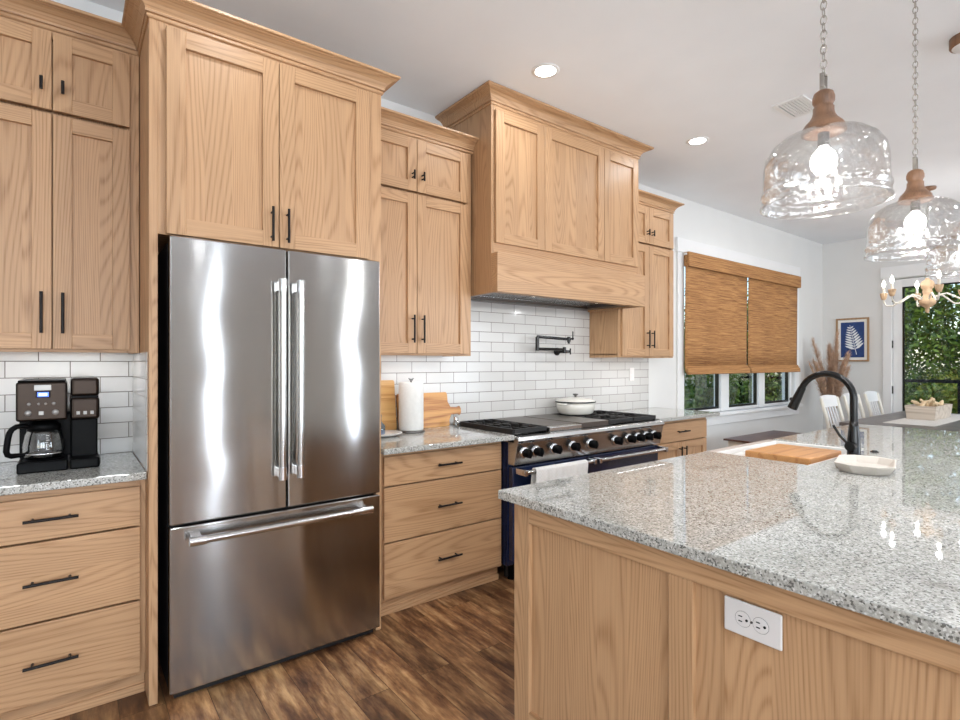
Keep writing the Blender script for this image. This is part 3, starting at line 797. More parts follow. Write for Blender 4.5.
def dial(x, zz, r, mat): return MB().lathe([(.001, -.006), (r*.9, -.006), (r, -.003), (r, .001)], (x, fy, zz), 18, 0, True, 'y').build('button', mat, cm)
MB().box(-.113, -.060, fy-.002, fy+.002, z+.325, z+.347).build('badge', button_steel, cm, .001)
sc_ = MB().box(-.108, -.062, fy-.0015, fy+.002, z+.296, z+.322).build('display', plastic_black, cm)
MB().box(-.103, -.068, fy-.002, fy+.001, z+.300, z+.318).build('lit_panel', lcd, sc_)
MB().box(-.098, -.073, fy-.0025, fy, z+.304, z+.314).build('digits', lcd2, sc_)
for x in (-.128, -.099, -.077, -.052): dial(x, z+.272, .0065 if x in (-.128, -.052) else .0045, button_steel)
for x in (-.131, -.047): dial(x, z+.237, .0115, button_steel)
MB().box(-.099, -.083, fy-.004, fy+.001, z+.228, z+.243).build('button', button_steel, cm, .001)
# single serve side
m = MB(); m.box(-.002, .098, 2.735, 3.03, z, z+.042); m.build('drip_tray', plastic_black, cm, .008, 2)
m = MB(); m.box(.002, .094, 2.83, 3.03, z+.03, z+.21)
m.build('serving_column', plastic_black, cm, .006, 2)
m = MB(); m.box(.000, .098, 2.745, 3.03, z+.200, z+.292); m.build('pod_head', black_steel, cm, .012, 3)
m = MB(); m.box(.001, .097, 2.747, 3.028, z+.296, z+.372); m.build('pod_lid', black_steel, cm, .012, 3)
MB().box(.004, .094, 2.75, 3.02, z+.290, z+.298).build('seam', plastic_black, cm)
for x in (.026, .049, .072): MB().box(x-.006, x+.006, 2.741, 2.746, z+.222, z+.236).build('button', button_steel, cm, .001)
cf = thing('coffee_carafe', 'glass coffee carafe with black handle inside the coffee maker', 'carafe', (-.085, 2.815, .961))
cx, cy = -.085, 2.815; z = .962
MB().lathe([(.001, z), (.058, z), (.066, z+.012), (.068, z+.05), (.060, z+.095), (.050, z+.122), (.048, z+.122), (.058, z+.094), (.066, z+.05), (.064, z+.014), (.056, z+.003), (.001, z+.003)], (cx, cy, 0), 32).build('glass_jug', clear_glass, cf)
MB().lathe([(.0535, z+.113), (.0555, z+.113), (.0535, z+.135), (.04, z+.150), (.001, z+.152)], (cx, cy, 0), 32).build('collar', plastic_black, cf)
MB().lathe([(.0655, z+.018), (.0682, z+.018), (.0685, z+.024), (.066, z+.024)], (cx, cy, 0), 32).build('band', chrome, cf)
m = MB()
for i in range(7): m.box(cx-.004+.012, cx+.006+.012-.003*(i % 2), cy-.0690+.0012*i, cy-.0665+.0012*i, z+.04+i*.009, z+.0415+i*.009)
m.build('level_marks', white_m, cf)
m = MB(); hd2 = Vector((-.9, -.43, 0)).normalized(); P = lambda r, zz: (cx+hd2.x*r, cy+hd2.y*r, zz)
m.tube([P(.05, z+.130), P(.075, z+.136), P(.092, z+.135), P(.106, z+.126), P(.114, z+.112), P(.119, z+.09), P(.122, z+.065), P(.124, z+.042), P(.120, z+.028), P(.108, z+.022), P(.066, z+.021)], [.009]+[.0105]*9+[.008], 12); m.build('handle', plastic_black, cf)

# ------------------------------------------------------------------ counter items, middle
ph = thing('paper_towel_holder', 'grey metal paper towel holder on the middle counter', 'holder', (1.703, 2.938, .914))
px, py = 1.703, 2.938
MB().lathe([(.001, .914), (.085, .914), (.087, .918), (.085, .926), (.001, .927)], (px, py, 0), 36).build('base', grey_base, ph)
MB().cyl((px, py, .925), (px, py, 1.232), .006, 12).build('rod', grey_base, ph)
m = MB(); m.add([(px-.020, py-.005, 1.252), (px+.020, py-.005, 1.252), (px, py-.005, 1.226), (px-.020, py+.005, 1.252), (px+.020, py+.005, 1.252), (px, py+.005, 1.226), (px, py-.005, 1.247), (px, py+.005, 1.247)],
      [(0, 6, 2), (6, 1, 2), (3, 5, 7), (7, 5, 4), (0, 3, 7, 6), (6, 7, 4, 1), (0, 2, 5, 3), (2, 1, 4, 5)]); m.build('finial', grey_base, ph, .002, 2)
r = MB(); r.off = Vector((px, py, .927))
r.lathe([(.02, .928), (.075, .928), (.0775, .934), (.0775, 1.218), (.075, 1.225), (.02, 1.225), (.02, .928)], (px, py, 0), 48)
tag(r.build('paper_towel_roll', paper), 'white paper towel roll on the grey holder', 'paper towels')
def board(label, x0, x1, h, y0, lean, mat, handle=None, th=.018):
    o = MB(); o.off = Vector(((x0+x1)/2, y0, .914))
    a = math.atan2(lean, h)
    o.M = Matrix.Translation((0, y0, .914)) @ Matrix.Rotation(-a, 4, 'X')
    pts = []
    def rr(xa, xb, za, zb, r):
        out = []
        for cxx, czz, a0 in ((xb-r, za+r, -PI/2), (xb-r, zb-r, 0), (xa+r, zb-r, PI/2), (xa+r, za+r, PI)):
            for k in range(5): out.append((cxx+r*math.cos(a0+k*PI/8), czz+r*math.sin(a0+k*PI/8)))
        return out
    def add(poly):
        n = len(poly); vs = [(x, 0, zz) for x, zz in poly]+[(x, th, zz) for x, zz in poly]
        o.add(vs, [tuple(range(n)), tuple(reversed(range(n, 2*n)))]+[(i, n+i, n+(i+1) % n, (i+1) % n) for i in range(n)])
    if handle:
        L, w_ = handle; zm = h*.44
        poly = [(x0+.01, 0), (x1-.01, 0), (x1, .01), (x1, zm-w_-.02), (x1+.02, zm-w_/2-.004), (x1+L-.03, zm-w_/2), (x1+L-.01, zm-w_*.7), (x1+L, zm-w_*.3), (x1+L, zm+w_*.3), (x1+L-.01, zm+w_*.7), (x1+L-.03, zm+w_/2), (x1+.02, zm+w_/2+.004), (x1, zm+w_+.02), (x1, h-.01), (x1-.01, h), (x0+.01, h), (x0, h-.01), (x0, .01)]
        add(poly)
    else: add(rr(x0, x1, 0, h, .012))
    return tag(o.build('cutting_board', mat, None, .002, 2), label, 'cutting board')
board('pale rectangular cutting board leaning on the tile, next to the refrigerator', 1.36, 1.665, .325, 3.05, .038, maple)
board('striped acacia cutting board with handle leaning behind the paper towels', 1.685, 2.075, .235, 3.05, .04, acacia, (.105, .045))
s = thing('salt_shaker', 'small clear glass shaker beside the cutting board handle', 'shaker', (2.07, 2.97, .914))
MB().lathe([(.001, .914), (.018, .914), (.019, .93), (.015, .965), (.001, .966)], (2.07, 2.97, 0), 18).build('bottle', clear_glass, s)
MB().lathe([(.016, .965), (.016, .98), (.001, .985)], (2.07, 2.97, 0), 18).build('cap', chrome, s)
pl = MB(); pl.off = Vector((1.475, 2.87, .914))
pl.lathe([(.001, .914), (.06, .914), (.075, .918), (.112, .932), (.112, .936), (.074, .923), (.001, .920)], (1.475, 2.87, 0), 40)
tag(pl.build('plate', ceram), 'white plate on the counter beside the refrigerator', 'plate')
b = thing('glass_bottle', 'blue glass bottle on the white plate by the refrigerator', 'bottle', (1.455, 2.885, .92))
MB().lathe([(.001, .921), (.03, .921), (.036, .93), (.036, .975), (.014, 1.0), (.013, 1.03), (.001, 1.03)], (1.455, 2.885, 0), 24).build('bottle_body', blue_glass, b)
MB().lathe([(.015, 1.025), (.016, 1.04), (.001, 1.043)], (1.455, 2.885, 0), 16).build('stopper', grey_base, b)

# ------------------------------------------------------------------ window shades
t = thing('woven_shade', 'left woven bamboo roman shade on the window', 'shade', (5.62, 3.07, 2.4), 'woven roman shades on the window')
t2 = thing('woven_shade', 'right woven bamboo roman shade on the window, nearer the corner', 'shade', (6.94, 3.07, 2.4), 'woven roman shades on the window')
vl = MB(); vl.off = Vector((6.3, 3.05, 2.33))
vl.box(5.0, 7.65, 3.03, 3.045, 2.335, 2.48); vl.box(5.0, 5.015, 3.045, 3.09, 2.335, 2.48); vl.box(7.635, 7.65, 3.045, 3.09, 2.335, 2.48); vl.box(5.0, 7.65, 3.03, 3.09, 2.474, 2.482)
tag(vl.build('shade_valance', woven_m, None, .002, 1), 'long woven bamboo valance box across the window top', 'valance')
def shade(root, x0, x1):
    m = MB(); n = 24; vs = []; fs = []
    for i in range(n+1):
        x = x0+(x1-x0)*i/n
        for zz in (2.335+.12, 2.1, 1.8, 1.5, 1.30):
            e = .004*math.sin(i*.5)+(.008*((2.45-zz)/1.2))*(-1 if i in (0, n) else 0)
            vs.append((x, 3.062-e, zz))
    for i in range(n):
        for j in range(4): fs.append((i*5+j, (i+1)*5+j, (i+1)*5+j+1, i*5+j+1))
    m.add(vs, fs, 0, True)
    o = m.build('shade_cloth', woven_m, root); s_ = o.modifiers.new('t', 'SOLIDIFY'); s_.thickness = .006; s_.offset = 0
    m = MB()
    for k in range(3):
        zt, zb, yy = 1.318-.018*k, 1.268-.016*k+.012, 3.058-.012*k
        m.box(x0-.002, x1+.002, yy-.005, yy+.004, zb-.012, zt)
        m.tube([(x0-.002, yy, zb-.012), (x1+.002, yy, zb-.012)], .009, 10)
    m.build('bottom_folds', woven_m, root)
    MB().box(x0, x1, 3.055, 3.085, 2.45, 2.472).build('head_rail', white_m, root)
shade(t, 4.985, 6.268); shade(t2, 6.300, 7.615)

# ------------------------------------------------------------------ island
isl = thing('kitchen_island', 'oak kitchen island with framed end panels', 'island', (2.7, .67, 0))
IX0, IX1, IY0, IY1 = 1.19, 4.36, -.04, 1.365
mb = MB(); mb.box(IX0+.02, 2.47, IY0+.02, IY1-.02, .09, .884); mb.box(3.22, IX1-.02, IY0+.02, IY1-.02, .09, .884); mb.box(2.47, 3.22, IY0+.02, .93, .09, .884); mb.box(2.47, 3.22, .93, IY1-.02, .09, .62)
mb.build('body', oak_v, isl)
mb = MB()   # end panel frame facing -X
mb.box(IX0, IX0+.02, 1.293, IY1, .0, .884, 0); mb.box(IX0, IX0+.02, .713, .779, .205, .822, 0); mb.box(IX0, IX0+.02, IY0, IY0+.075, 0, .884, 0)
mb.box(IX0, IX0+.02, IY0+.075, 1.293, .822, .884, 2); mb.box(IX0, IX0+.02, IY0+.075, 1.293, 0, .205, 2)
mb.build('end_frame', [oak_v, oak_h, oak_y], isl, .0015, 1)
for a, b in ((.779, 1.293), (IY0+.075, .713)): MB().box(IX0+.0155, IX0+.0199, a-.004, b+.004, .2, .828).build('end_panel', oak_v, isl)
mb = MB(); mb.box(IX0+.02, 2.47, IY1-.02, IY1, .1, .884); mb.box(3.22, IX1, IY1-.02, IY1, .1, .884); mb.box(2.47, 3.22, IY1-.02, IY1, .1, .62); mb.box(IX0+.02, IX1, IY1-.1, IY1-.08, 0, .1)
mb.build('working_side', oak_v, isl)
mb = MB(); mb.box(IX1-.02, IX1, IY0, IY1-.02, 0, .884); mb.box(IX0+.02, IX1-.02, IY0, IY0+.02, 0, .884); mb.build('far_panels', oak_v, isl)
top = MB(); top.off = Vector((2.8, .67, .884))
top.prism([(1.160, -.10), (4.45, -.10), (4.45, 1.415), (3.195, 1.415), (3.195, .955), (2.492, .955), (2.492, 1.415), (1.160, 1.415)], .884, .914)
tag(top.build('island_countertop', granite_m, None, .003, 2), 'large grey granite island countertop with sink cutout', 'countertop')
# apron sink
sk = MB(); sk.off = Vector((2.84, 1.2, .63))
sx0, sx1, sy0, sy1 = 2.4935, 3.1935, .9565, 1.44
zt = .908
sk.box(sx0, sx0+.022, sy0, sy1, .63, zt); sk.box(sx1-.022, sx1, sy0, sy1, .63, zt)
sk.box(sx0+.022, sx1-.022, sy0, sy0+.022, .63, zt); sk.box(sx0+.022, sx1-.022, sy1-.055, sy1, .63, zt)
sk.box(sx0+.022, sx1-.022, sy0+.022, sy1-.055, .63, .66)
sk.box(sx0+.022, sx1-.022, sy0+.022, sy0+.04, .66, .888); sk.box(sx0+.022, sx1-.022, sy1-.20, sy1-.055, .80, .888)
tag(sk.build('apron_sink', ceram, None, .005, 3), 'white apron front sink set in the island', 'sink')
bd = MB(); bd.off = Vector((2.775, 1.135, .889)); bd.M = Matrix.Translation((2.775, 1.135, .889)) @ Matrix.Rotation(math.radians(0), 4, 'Z')
bd.box(-.18, .18, -.145, .145, 0, .036)
tag(bd.build('sink_board', bread, None, .005, 2), 'wooden cutting board lying over the island sink', 'cutting board')

# faucet
fc = thing('kitchen_faucet', 'matte black gooseneck faucet on the island by the sink', 'faucet', (2.85, .895, .914))
fx, fy_ = 2.845, .905
MB().lathe([(.001, .914), (.030, .914), (.030, .920), (.027, .925), (.0255, 1.0), (.020, 1.055), (.017, 1.08), (.001, 1.08)], (fx, fy_, 0), 28).build('base', black_m, fc)
R = .113; pts = [(fx, fy_, 1.06), (fx, fy_, 1.12), (fx, fy_, 1.184)]
for i in range(1, 15):
    a = PI*.90*i/14; pts.append((fx, fy_+R-R*math.cos(a), 1.184+R*math.sin(a)))
MB().tube(pts, [.016]*3+[.0145]*14, 16).build('gooseneck', black_m, fc)
e = Vector(pts[-1]); d_ = (Vector(pts[-1])-Vector(pts[-2])).normalized()
e2 = e+d_*.005; tip = e+d_*.105
m = MB(); m.tube([e-d_*.01, e2, e+d_*.03, e+d_*.09, tip], [.0165, .0175, .019, .022, .0225], 18); m.build('spray_head', black_m, fc)
m = MB(); q = e+d_*.06+Vector((0, .022, .004)); m.sphere(q, .009, 12); m.build('spray_button', black_m, fc)
m = MB(); m.tube([(fx-.02, fy_, .970), (fx-.052, fy_, .970)], .021, 18); m.build('valve', black_m, fc)
m = MB(); m.tube([(fx-.042, fy_+.004, .975), (fx-.055, fy_+.035, 1.012), (fx-.062, fy_+.062, 1.062)], [.006, .0055, .0055], 10); m.build('lever', black_m, fc)
m = MB(); m.off = Vector((3.10, .90, .914)); m.lathe([(.001, .914), (.018, .914), (.018, .918), (.011, .920), (.011, .923), (.001, .923)], (3.10, .90, 0), 22)
tag(m.build('sink_button', black_m), 'small round black button on the granite behind the faucet', 'button')

# oval dish on the island
ds = MB(); ds.off = Vector((2.585, .785, .914)); ds.M = Matrix.Translation((2.565, .775, .914)) @ Matrix.Rotation(math.radians(14), 4, 'Z')
def oct_(a, b, z, k=.45): return [(a, -b*k, z), (a, b*k, z), (a*.72, b, z), (-a*.72, b, z), (-a, b*k, z), (-a, -b*k, z), (-a*.72, -b, z), (a*.72, -b, z)]
rings = [oct_(.125, .078, 0), oct_(.150, .100, .036), oct_(.142, .092, .037), oct_(.122, .074, .010)]
vs = [p for r_ in rings for p in r_]; fs = [tuple(reversed(range(8)))]
for i in range(3):
    for k in range(8): fs.append((i*8+k, i*8+(k+1) % 8, (i+1)*8+(k+1) % 8, (i+1)*8+k))
fs.append(tuple(range(24, 32)))
ds.add(vs, fs)
tag(ds.build('ceramic_dish', dish_m, None, .006, 3), 'white octagonal ceramic dish on the island beside the faucet', 'dish')

# outlet on the island end
ot = thing('island_outlet', 'white horizontal duplex outlet on the oak island end panel', 'outlet', (1.2, .575, .776))
oy0, oy1, oz0, oz1 = .511, .637, .737, .814
yc, zc = (oy0+oy1)/2, (oz0+oz1)/2
MB().box(1.1945, 1.2005, oy0, oy1, oz0, oz1).build('plate', plate_white, ot, .003, 2)
for s in (-1, 1):
    yy = yc+s*.0195
    rp = MB().lathe([(.001, 1.1936), (.0165, 1.1936), (.017, 1.196)], (0, yy, zc), 28, 0, False, 'x').build('receptacle', plate_white, ot)
    m = MB(); m.box(1.1922, 1.1935, yy+.001, yy+.009, zc+.0045, zc+.0065); m.box(1.1922, 1.1935, yy+.001, yy+.009, zc-.0065, zc-.0045); m.cyl((1.1922, yy-.009, zc), (1.1935, yy-.009, zc), .003, 10)
    m.build('slots', dark_slot, rp)
    m = MB()
    for k in range(28):
        a, b = 2*PI*k/28, 2*PI*(k+1)/28
        m.tube([(1.1945, yy+.0172*math.cos(a), zc+.0172*math.sin(a)), (1.1945, yy+.0172*math.cos(b), zc+.0172*math.sin(b))], .00035, 5)
    m.build('seam', grey_base, rp)
MB().cyl((1.1925, yc, zc), (1.195, yc, zc), .0026, 12).build('screw', grey_base, ot)

# ------------------------------------------------------------------ pendants
def chain(x, y, z0, z1, L=.030, r=.0019, wdt=.0085):
    m = MB(); z = z1; i = 0
    while z > z0+.004:
        pts = []
        zc_ = z-L/2
        for k in range(10):
            a = 2*PI*k/10; u = wdt*math.cos(a); v = L/2*math.sin(a)
            pts.append((x+(u if i % 2 == 0 else 0), y+(0 if i % 2 == 0 else u), zc_+v))
        m.tube(pts, r, 5, 0, False, True); z -= L*.76; i += 1
    return m
PY = .67
chain_m = plain('aged_chain', rgb(176, 170, 162), .35, .7, .1, 20)
def pendant(x, label, zb):
    t = thing('pendant_light', label, 'pendant light', (x, PY, CEIL), 'glass pendants over the island')
    MB().lathe([(.001, CEIL-.001), (.074, CEIL-.001), (.074, CEIL-.046), (.07, CEIL-.052), (.001, CEIL-.052)], (x, PY, 0), 36).build('canopy', [walnut], t)
    MB().lathe([(.001, CEIL-.0575), (.06, CEIL-.0575), (.064, CEIL-.0515)], (x, PY, 0), 36).build('canopy_plate', white_m, t)
    chain(x, PY, zb+.41, CEIL-.055).build('chain', chain_m, t)
    m = MB(); zz = zb+.345
    m.box(x-.014, x-.011, PY-.006, PY+.006, zz, zz+.058); m.box(x+.011, x+.014, PY-.006, PY+.006, zz, zz+.058); m.box(x-.014, x+.014, PY-.006, PY+.006, zz+.056, zz+.060); m.cyl((x-.018, PY, zz+.02), (x+.018, PY, zz+.02), .004, 10)
    m.build('hanger', chain_m, t)
    prof = [(.001, .352), (.020, .352), (.031, .345), (.036, .332), (.036, .318), (.031, .310), (.029, .304), (.034, .300), (.034, .288), (.037, .276), (.046, .262), (.060, .250), (.066, .242), (.066, .234), (.072, .230), (.072, .222), (.001, .222)]
    MB().lathe([(r*.84, zb+h) for r, h in prof], (x, PY, 0), 36).build('wood_cap', walnut, t)
    prof = [(.056, .224), (.080, .220), (.115, .207), (.142, .185), (.160, .155), (.166, .12), (.167, .06), (.168, .048), (.172, .044), (.173, .036), (.169, .032), (.171, .010), (.175, .006), (.175, .001), (.171, 0)]
    prof_o = [(r, zb+h) for r, h in prof]; prof_i = [(r-.0035, zb+h+(.001 if h < .2 else -.003)) for r, h in reversed(prof)]
    MB().lathe(prof_o+prof_i, (x, PY, 0), 64).build('glass_shade', hammered, t)
    m = MB(); m.cyl((x, PY, zb+.222), (x, PY, zb+.180), .016, 16); m.build('socket', grey_base, t)
    MB().lathe([(.012, zb+.181), (.015, zb+.174), (.030, zb+.158), (.0365, zb+.137), (.034, zb+.117), (.022, zb+.101), (.001, zb+.095)], (x, PY, 0), 24).build('bulb', bulb_m, t)
    d = bpy.data.lights.new('bulb_lamp', 'POINT'); d.energy = 21; d.color = WARM; d.shadow_soft_size = .008
    o = bpy.data.objects.new('bulb_lamp', d); COL.objects.link(o); o.parent = t; o.location = (0, 0, zb+.080-CEIL)
pendant(1.853, 'nearest hammered glass pendant with wood cap over the island', 1.838)
pendant(2.80, 'middle hammered glass pendant with wood cap over the island', 1.80)
pendant(3.71, 'farthest hammered glass pendant, partly cut by the right edge', 1.812)

# recessed lights
def can(x, y, label, vis=True):
    t = thing('recessed_light', label, 'ceiling light', (x, y, CEIL), 'recessed ceiling lights')
    MB().lathe([(.060, CEIL-.004), (.078, CEIL-.004), (.082, CEIL-.0005), (.060, CEIL-.0005)], (x, y, 0), 36).build('trim_ring', white_m, t)
    MB().lathe([(.001, CEIL-.003), (.060, CEIL-.003), (.061, CEIL-.0005)], (x, y, 0), 32).build('lens', can_m, t)
    area('can_lamp', (x, y, CEIL-.006), (0, 0, 0), .12, .12, CAN_W, NEUT, t, 'DISK')
can(2.20, 2.245, 'round recessed ceiling light in front of the range hood')
can(3.82, 2.245, 'round recessed ceiling light between the hood and the window')
for x, y in ((.6, 2.0), (5.45, 2.245), (.4, -.6), (2.2, -.6), (3.82, -.6), (5.45, -.6), (1.3, -2.8), (3.4, -2.8), (5.5, -2.8)):  # rows at negative Y are added for fill light
    can(x, y, 'round recessed ceiling light added elsewhere in the open plan room')

# uplighter added behind the camera to brighten the ceiling, no such lamp known
fl = thing('added_uplighter', 'black uplighter lamp added out of view to brighten the ceiling', 'floor lamp', (-.95, -1.1, 0))
MB().lathe([(.001, 0), (.15, 0), (.15, .02), (.02, .035), (.001, .035)], (-.95, -1.1, 0), 32).build('base', bronze_m, fl)
MB().cyl((-.95, -1.1, .03), (-.95, -1.1, 1.72), .013, 14).build('pole', bronze_m, fl)
MB().lathe([(.02, 1.70), (.09, 1.73), (.17, 1.80), (.20, 1.86), (.196, 1.86), (.165, 1.805), (.085, 1.74), (.001, 1.725)], (-.95, -1.1, 0), 36).build('lamp_shade', bronze_m, fl)
MB().lathe([(.001, 1.775), (.03, 1.775), (.04, 1.80), (.03, 1.825), (.001, 1.83)], (-.95, -1.1, 0), 20).build('bulb', bulb_m, fl)
area('ceiling_fill_light', (-.95, -1.1, 1.84), (PI, 0, 0), .3, .3, 60, (.88, .96, 1.05), fl, 'DISK')

# ceiling vent
cv = thing('ceiling_vent', 'white ceiling air vent behind the nearest pendant', 'vent', (3.84, 1.545, CEIL))
m = MB(); a, b, c_, d_ = 3.69, 3.99, 1.45, 1.64
m.box(a, b, c_, c_+.025, CEIL-.008, CEIL-.0005); m.box(a, b, d_-.025, d_, CEIL-.008, CEIL-.0005); m.box(a, a+.025, c_+.025, d_-.025, CEIL-.008, CEIL-.0005); m.box(b-.025, b, c_+.025, d_-.025, CEIL-.008, CEIL-.0005); m.build('frame', white_m, cv)
m = MB()
for k in range(7): m.box(a+.026, b-.026, c_+.028+k*.019, c_+.042+k*.019, CEIL-.007, CEIL-.002)
m.build('louvers', white_m, cv)
MB().box(a+.025, b-.025, c_+.025, d_-.025, CEIL-.0015, CEIL-.0005).build('duct', grey_base, cv)

# ------------------------------------------------------------------ dining area
# chandelier
hx, hyc = 6.62, 1.49
ch = thing('chandelier', 'cream candle chandelier with turned wood body over the dining table', 'chandelier', (hx, hyc, CEIL))
MB().lathe([(.001, CEIL-.001), (.07, CEIL-.001), (.066, CEIL-.02), (.02, CEIL-.035), (.001, CEIL-.036)], (hx, hyc, 0), 24).build('canopy', walnut, ch)
chain(hx, hyc, 2.17, CEIL-.035, .04, .003, .011).build('chain', chain_m, ch)
MB().lathe([(.001, 1.83), (.012, 1.835), (.018, 1.86), (.012, 1.875), (.03, 1.89), (.062, 1.915), (.070, 1.945), (.055, 1.965), (.036, 1.975), (.034, 2.02), (.04, 2.04), (.034, 2.06), (.048, 2.075), (.056, 2.11), (.046, 2.14), (.02, 2.155), (.012, 2.18), (.001, 2.185)], (hx, hyc, 0), 24).build('body', beadwood, ch)
wht = emis('candle_bulb', (1, .94, .84, 1), 20)
for k in range(6):
    a = 2*PI*k/6+.45; ca, sa = math.cos(a), math.sin(a); Q = lambda r, zz: (hx+ca*r, hyc+sa*r, zz)
    arm = MB().tube([Q(.04, 1.955), Q(.09, 2.0), Q(.15, 2.01), Q(.22, 1.965), Q(.28, 1.925), Q(.335, 1.93), Q(.36, 1.97), Q(.36, 2.0)], .0075, 8).build('arm', cream_paint, ch)
    q = Q(.36, 0)
    MB().lathe([(.001, 1.99), (.018, 1.995), (.026, 2.02), (.034, 2.055), (.034, 2.06), (.001, 2.06)], (q[0], q[1], 0), 16).build('cup', beadwood, arm)
    MB().cyl((q[0], q[1], 2.06), (q[0], q[1], 2.12), .012, 12).build('candle', cream_paint, arm)
    MB().lathe([(.006, 2.12), (.016, 2.145), (.012, 2.17), (.001, 2.195)], (q[0], q[1], 0), 12).build('bulb', wht, arm)
    d = bpy.data.lights.new('candle_lamp', 'POINT'); d.energy = 2.5; d.color = WARM; d.shadow_soft_size = .02
    o = bpy.data.objects.new('candle_lamp', d); COL.objects.link(o); o.parent = ch; o.location = (q[0]-hx, q[1]-hyc, 2.235-CEIL)
# table
tb = thing('dining_table', 'dark grey dining table beyond the island', 'table', (7.1, 1.57, 0))
MB().box(6.05, 8.15, 1.10, 2.05, .725, .76).build('tabletop', grey_table, tb, .004)
MB().box(6.17, 8.03, 1.2, 1.95, .64, .725).build('apron', cream_paint, tb)
for x in (6.2, 7.95):
    for y in (1.23, 1.88): MB().box(x, x+.07, y-.03, y+.04, 0, .725).build('leg', cream_paint, tb, .004)
def chair_(x, y, label):
    t = thing('dining_chair', label, 'chair', (x, y, 0), 'white dining chairs on the window side')
    hw = .215
    MB().box(x-hw, x+hw, y-.40, y, .43, .46).build('seat', chair_white, t, .008)
    for s in (-1, 1):
        MB().tube([(x+s*(hw-.02), y-.37, 0), (x+s*(hw-.02), y-.37, .43)], [.016, .02], 8).build('leg', chair_white, t)
        MB().tube([(x+s*(hw-.02), y+.03, 0), (x+s*(hw-.02), y-.01, .45), (x+s*(hw-.01), y+.03, .75), (x+s*hw, y+.085, .97)], [.017, .02, .019, .016], 8).build('rear_leg', cream_paint, t)
    m = MB(); n = 8; vs = []; fs = []
    for i in range(n+1):
        xx = x-hw+.01+(2*hw-.02)*i/n; bow = .02*math.sin(PI*i/n); rise = .015*math.sin(PI*i/n)
        vs += [(xx, y+.062+bow, .87), (xx, y+.083+bow, .87), (xx, y+.105+bow, .985+rise), (xx, y+.084+bow, .985+rise)]
    for i in range(n):
        for k in range(4): fs.append((i*4+k, i*4+(k+1) % 4, (i+1)*4+(k+1) % 4, (i+1)*4+k))
    fs += [(0, 1, 2, 3), tuple(reversed(range(n*4, n*4+4)))]
    m.add(vs, fs).build('top_rail', chair_white, t, .004)
    for k in range(5):
        xx = x-hw+.07+(2*hw-.14)*k/4
        MB().tube([(xx, y-.005, .45), (xx, y+.03, .68), (xx, y+.085, .88)], .010, 8).build('spindle', chair_white, t)
chair_(6.52, 2.22, 'white spindle-back dining chair behind the faucet, nearest the pampas grass')
chair_(7.16, 2.22, 'white dining chair just right of the faucet neck, middle of its row')
chair_(7.82, 2.22, 'white dining chair nearest the french door')
rn = MB(); rn.off = Vector((7.15, 1.57, .76)); rn.box(6.33, 8.0, 1.37, 1.77, .760, .763)
def runner_mat():
    m, nt, bs = newmat('runner_cloth'); tc = N(nt, 'TexCoord'); sp = N(nt, 'SeparateXYZ'); nt.links.new(tc.outputs['Object'], sp.inputs[0])
    s_ = math_n(nt, 'GREATER_THAN', math_n(nt, 'SINE', math_n(nt, 'MULTIPLY', sp.outputs[0], 70)), .93)
    nt.links.new(mixc(nt, math_n(nt, 'MULTIPLY', s_, .5), rgb(226, 222, 216), rgb(150, 145, 140)), bs.inputs['Base Color']); bs.inputs['Roughness'].default_value = .9; return m
tag(rn.build('table_runner', runner_mat()), 'white striped table runner on the dining table', 'table runner')
bx = thing('wooden_trough', 'whitewashed wooden trough box on the table runner', 'box', (7.26, 1.62, .763))
m = MB()
def taper(m, x0, x1, y0, y1, z0, z1, e):
    vs = [(x0+e, y0+e, z0), (x1-e, y0+e, z0), (x1-e, y1-e, z0), (x0+e, y1-e, z0), (x0, y0, z1), (x1, y0, z1), (x1, y1, z1), (x0, y1, z1),
          (x0+.018, y0+.018, z1), (x1-.018, y0+.018, z1), (x1-.018, y1-.018, z1), (x0+.018, y1-.018, z1), (x0+e+.018, y0+e+.018, z0+.02), (x1-e-.018, y0+e+.018, z0+.02), (x1-e-.018, y1-e-.018, z0+.02), (x0+e+.018, y1-e-.018, z0+.02)]
    fs = [(3, 2, 1, 0)]
    for i in range(4):
        j = (i+1) % 4; fs += [(i, j, 4+j, 4+i), (4+i, 4+j, 8+j, 8+i), (8+i, 8+j, 12+j, 12+i)]
    fs.append((12, 13, 14, 15)); m.add(vs, fs)
taper(m, 6.93, 7.58, 1.49, 1.75, .763, .903, .015); m.build('box', whitewash, bx, .003)
for k in range(11):
    x = 7.0+.052*k; y = 1.62+.055*math.sin(k*2.3); a = k*1.9; m = MB(); m.off = Vector((x, y, .80))
    L = .085; dx, dy = math.cos(a)*L, math.sin(a)*.055
    m.tube([(x-dx*.6, y-dy, .83+.012*(k % 3)), (x-dx*.3, y-dy*.3, .88+.012*(k % 3)), (x+dx*.3, y+dy*.4, .915+.015*(k % 2)), (x+dx, y+dy, .93+.045*((k*7) % 5)/5)], [.012, .021, .020, .012], 8)
    tag(m.build('driftwood_piece', drift), 'pale driftwood piece heaped in the wooden trough', 'decoration', 'driftwood pieces in the trough')
# bench below the window
be = thing('low_bench', 'low cream bench with brown top below the window', 'bench', (5.7, 2.6, 0))
MB().box(5.12, 6.2, 2.36, 2.74, .582, .60).build('bench_top', brown_top, be, .006, 2)
MB().box(5.17, 6.15, 2.385, 2.715, .34, .582).build('apron', cream_paint, be, .003)
for x in (5.19, 6.07):
    for y in (2.40, 2.64): MB().box(x, x+.06, y, y+.06, 0, .34).build('leg', cream_paint, be, .003)

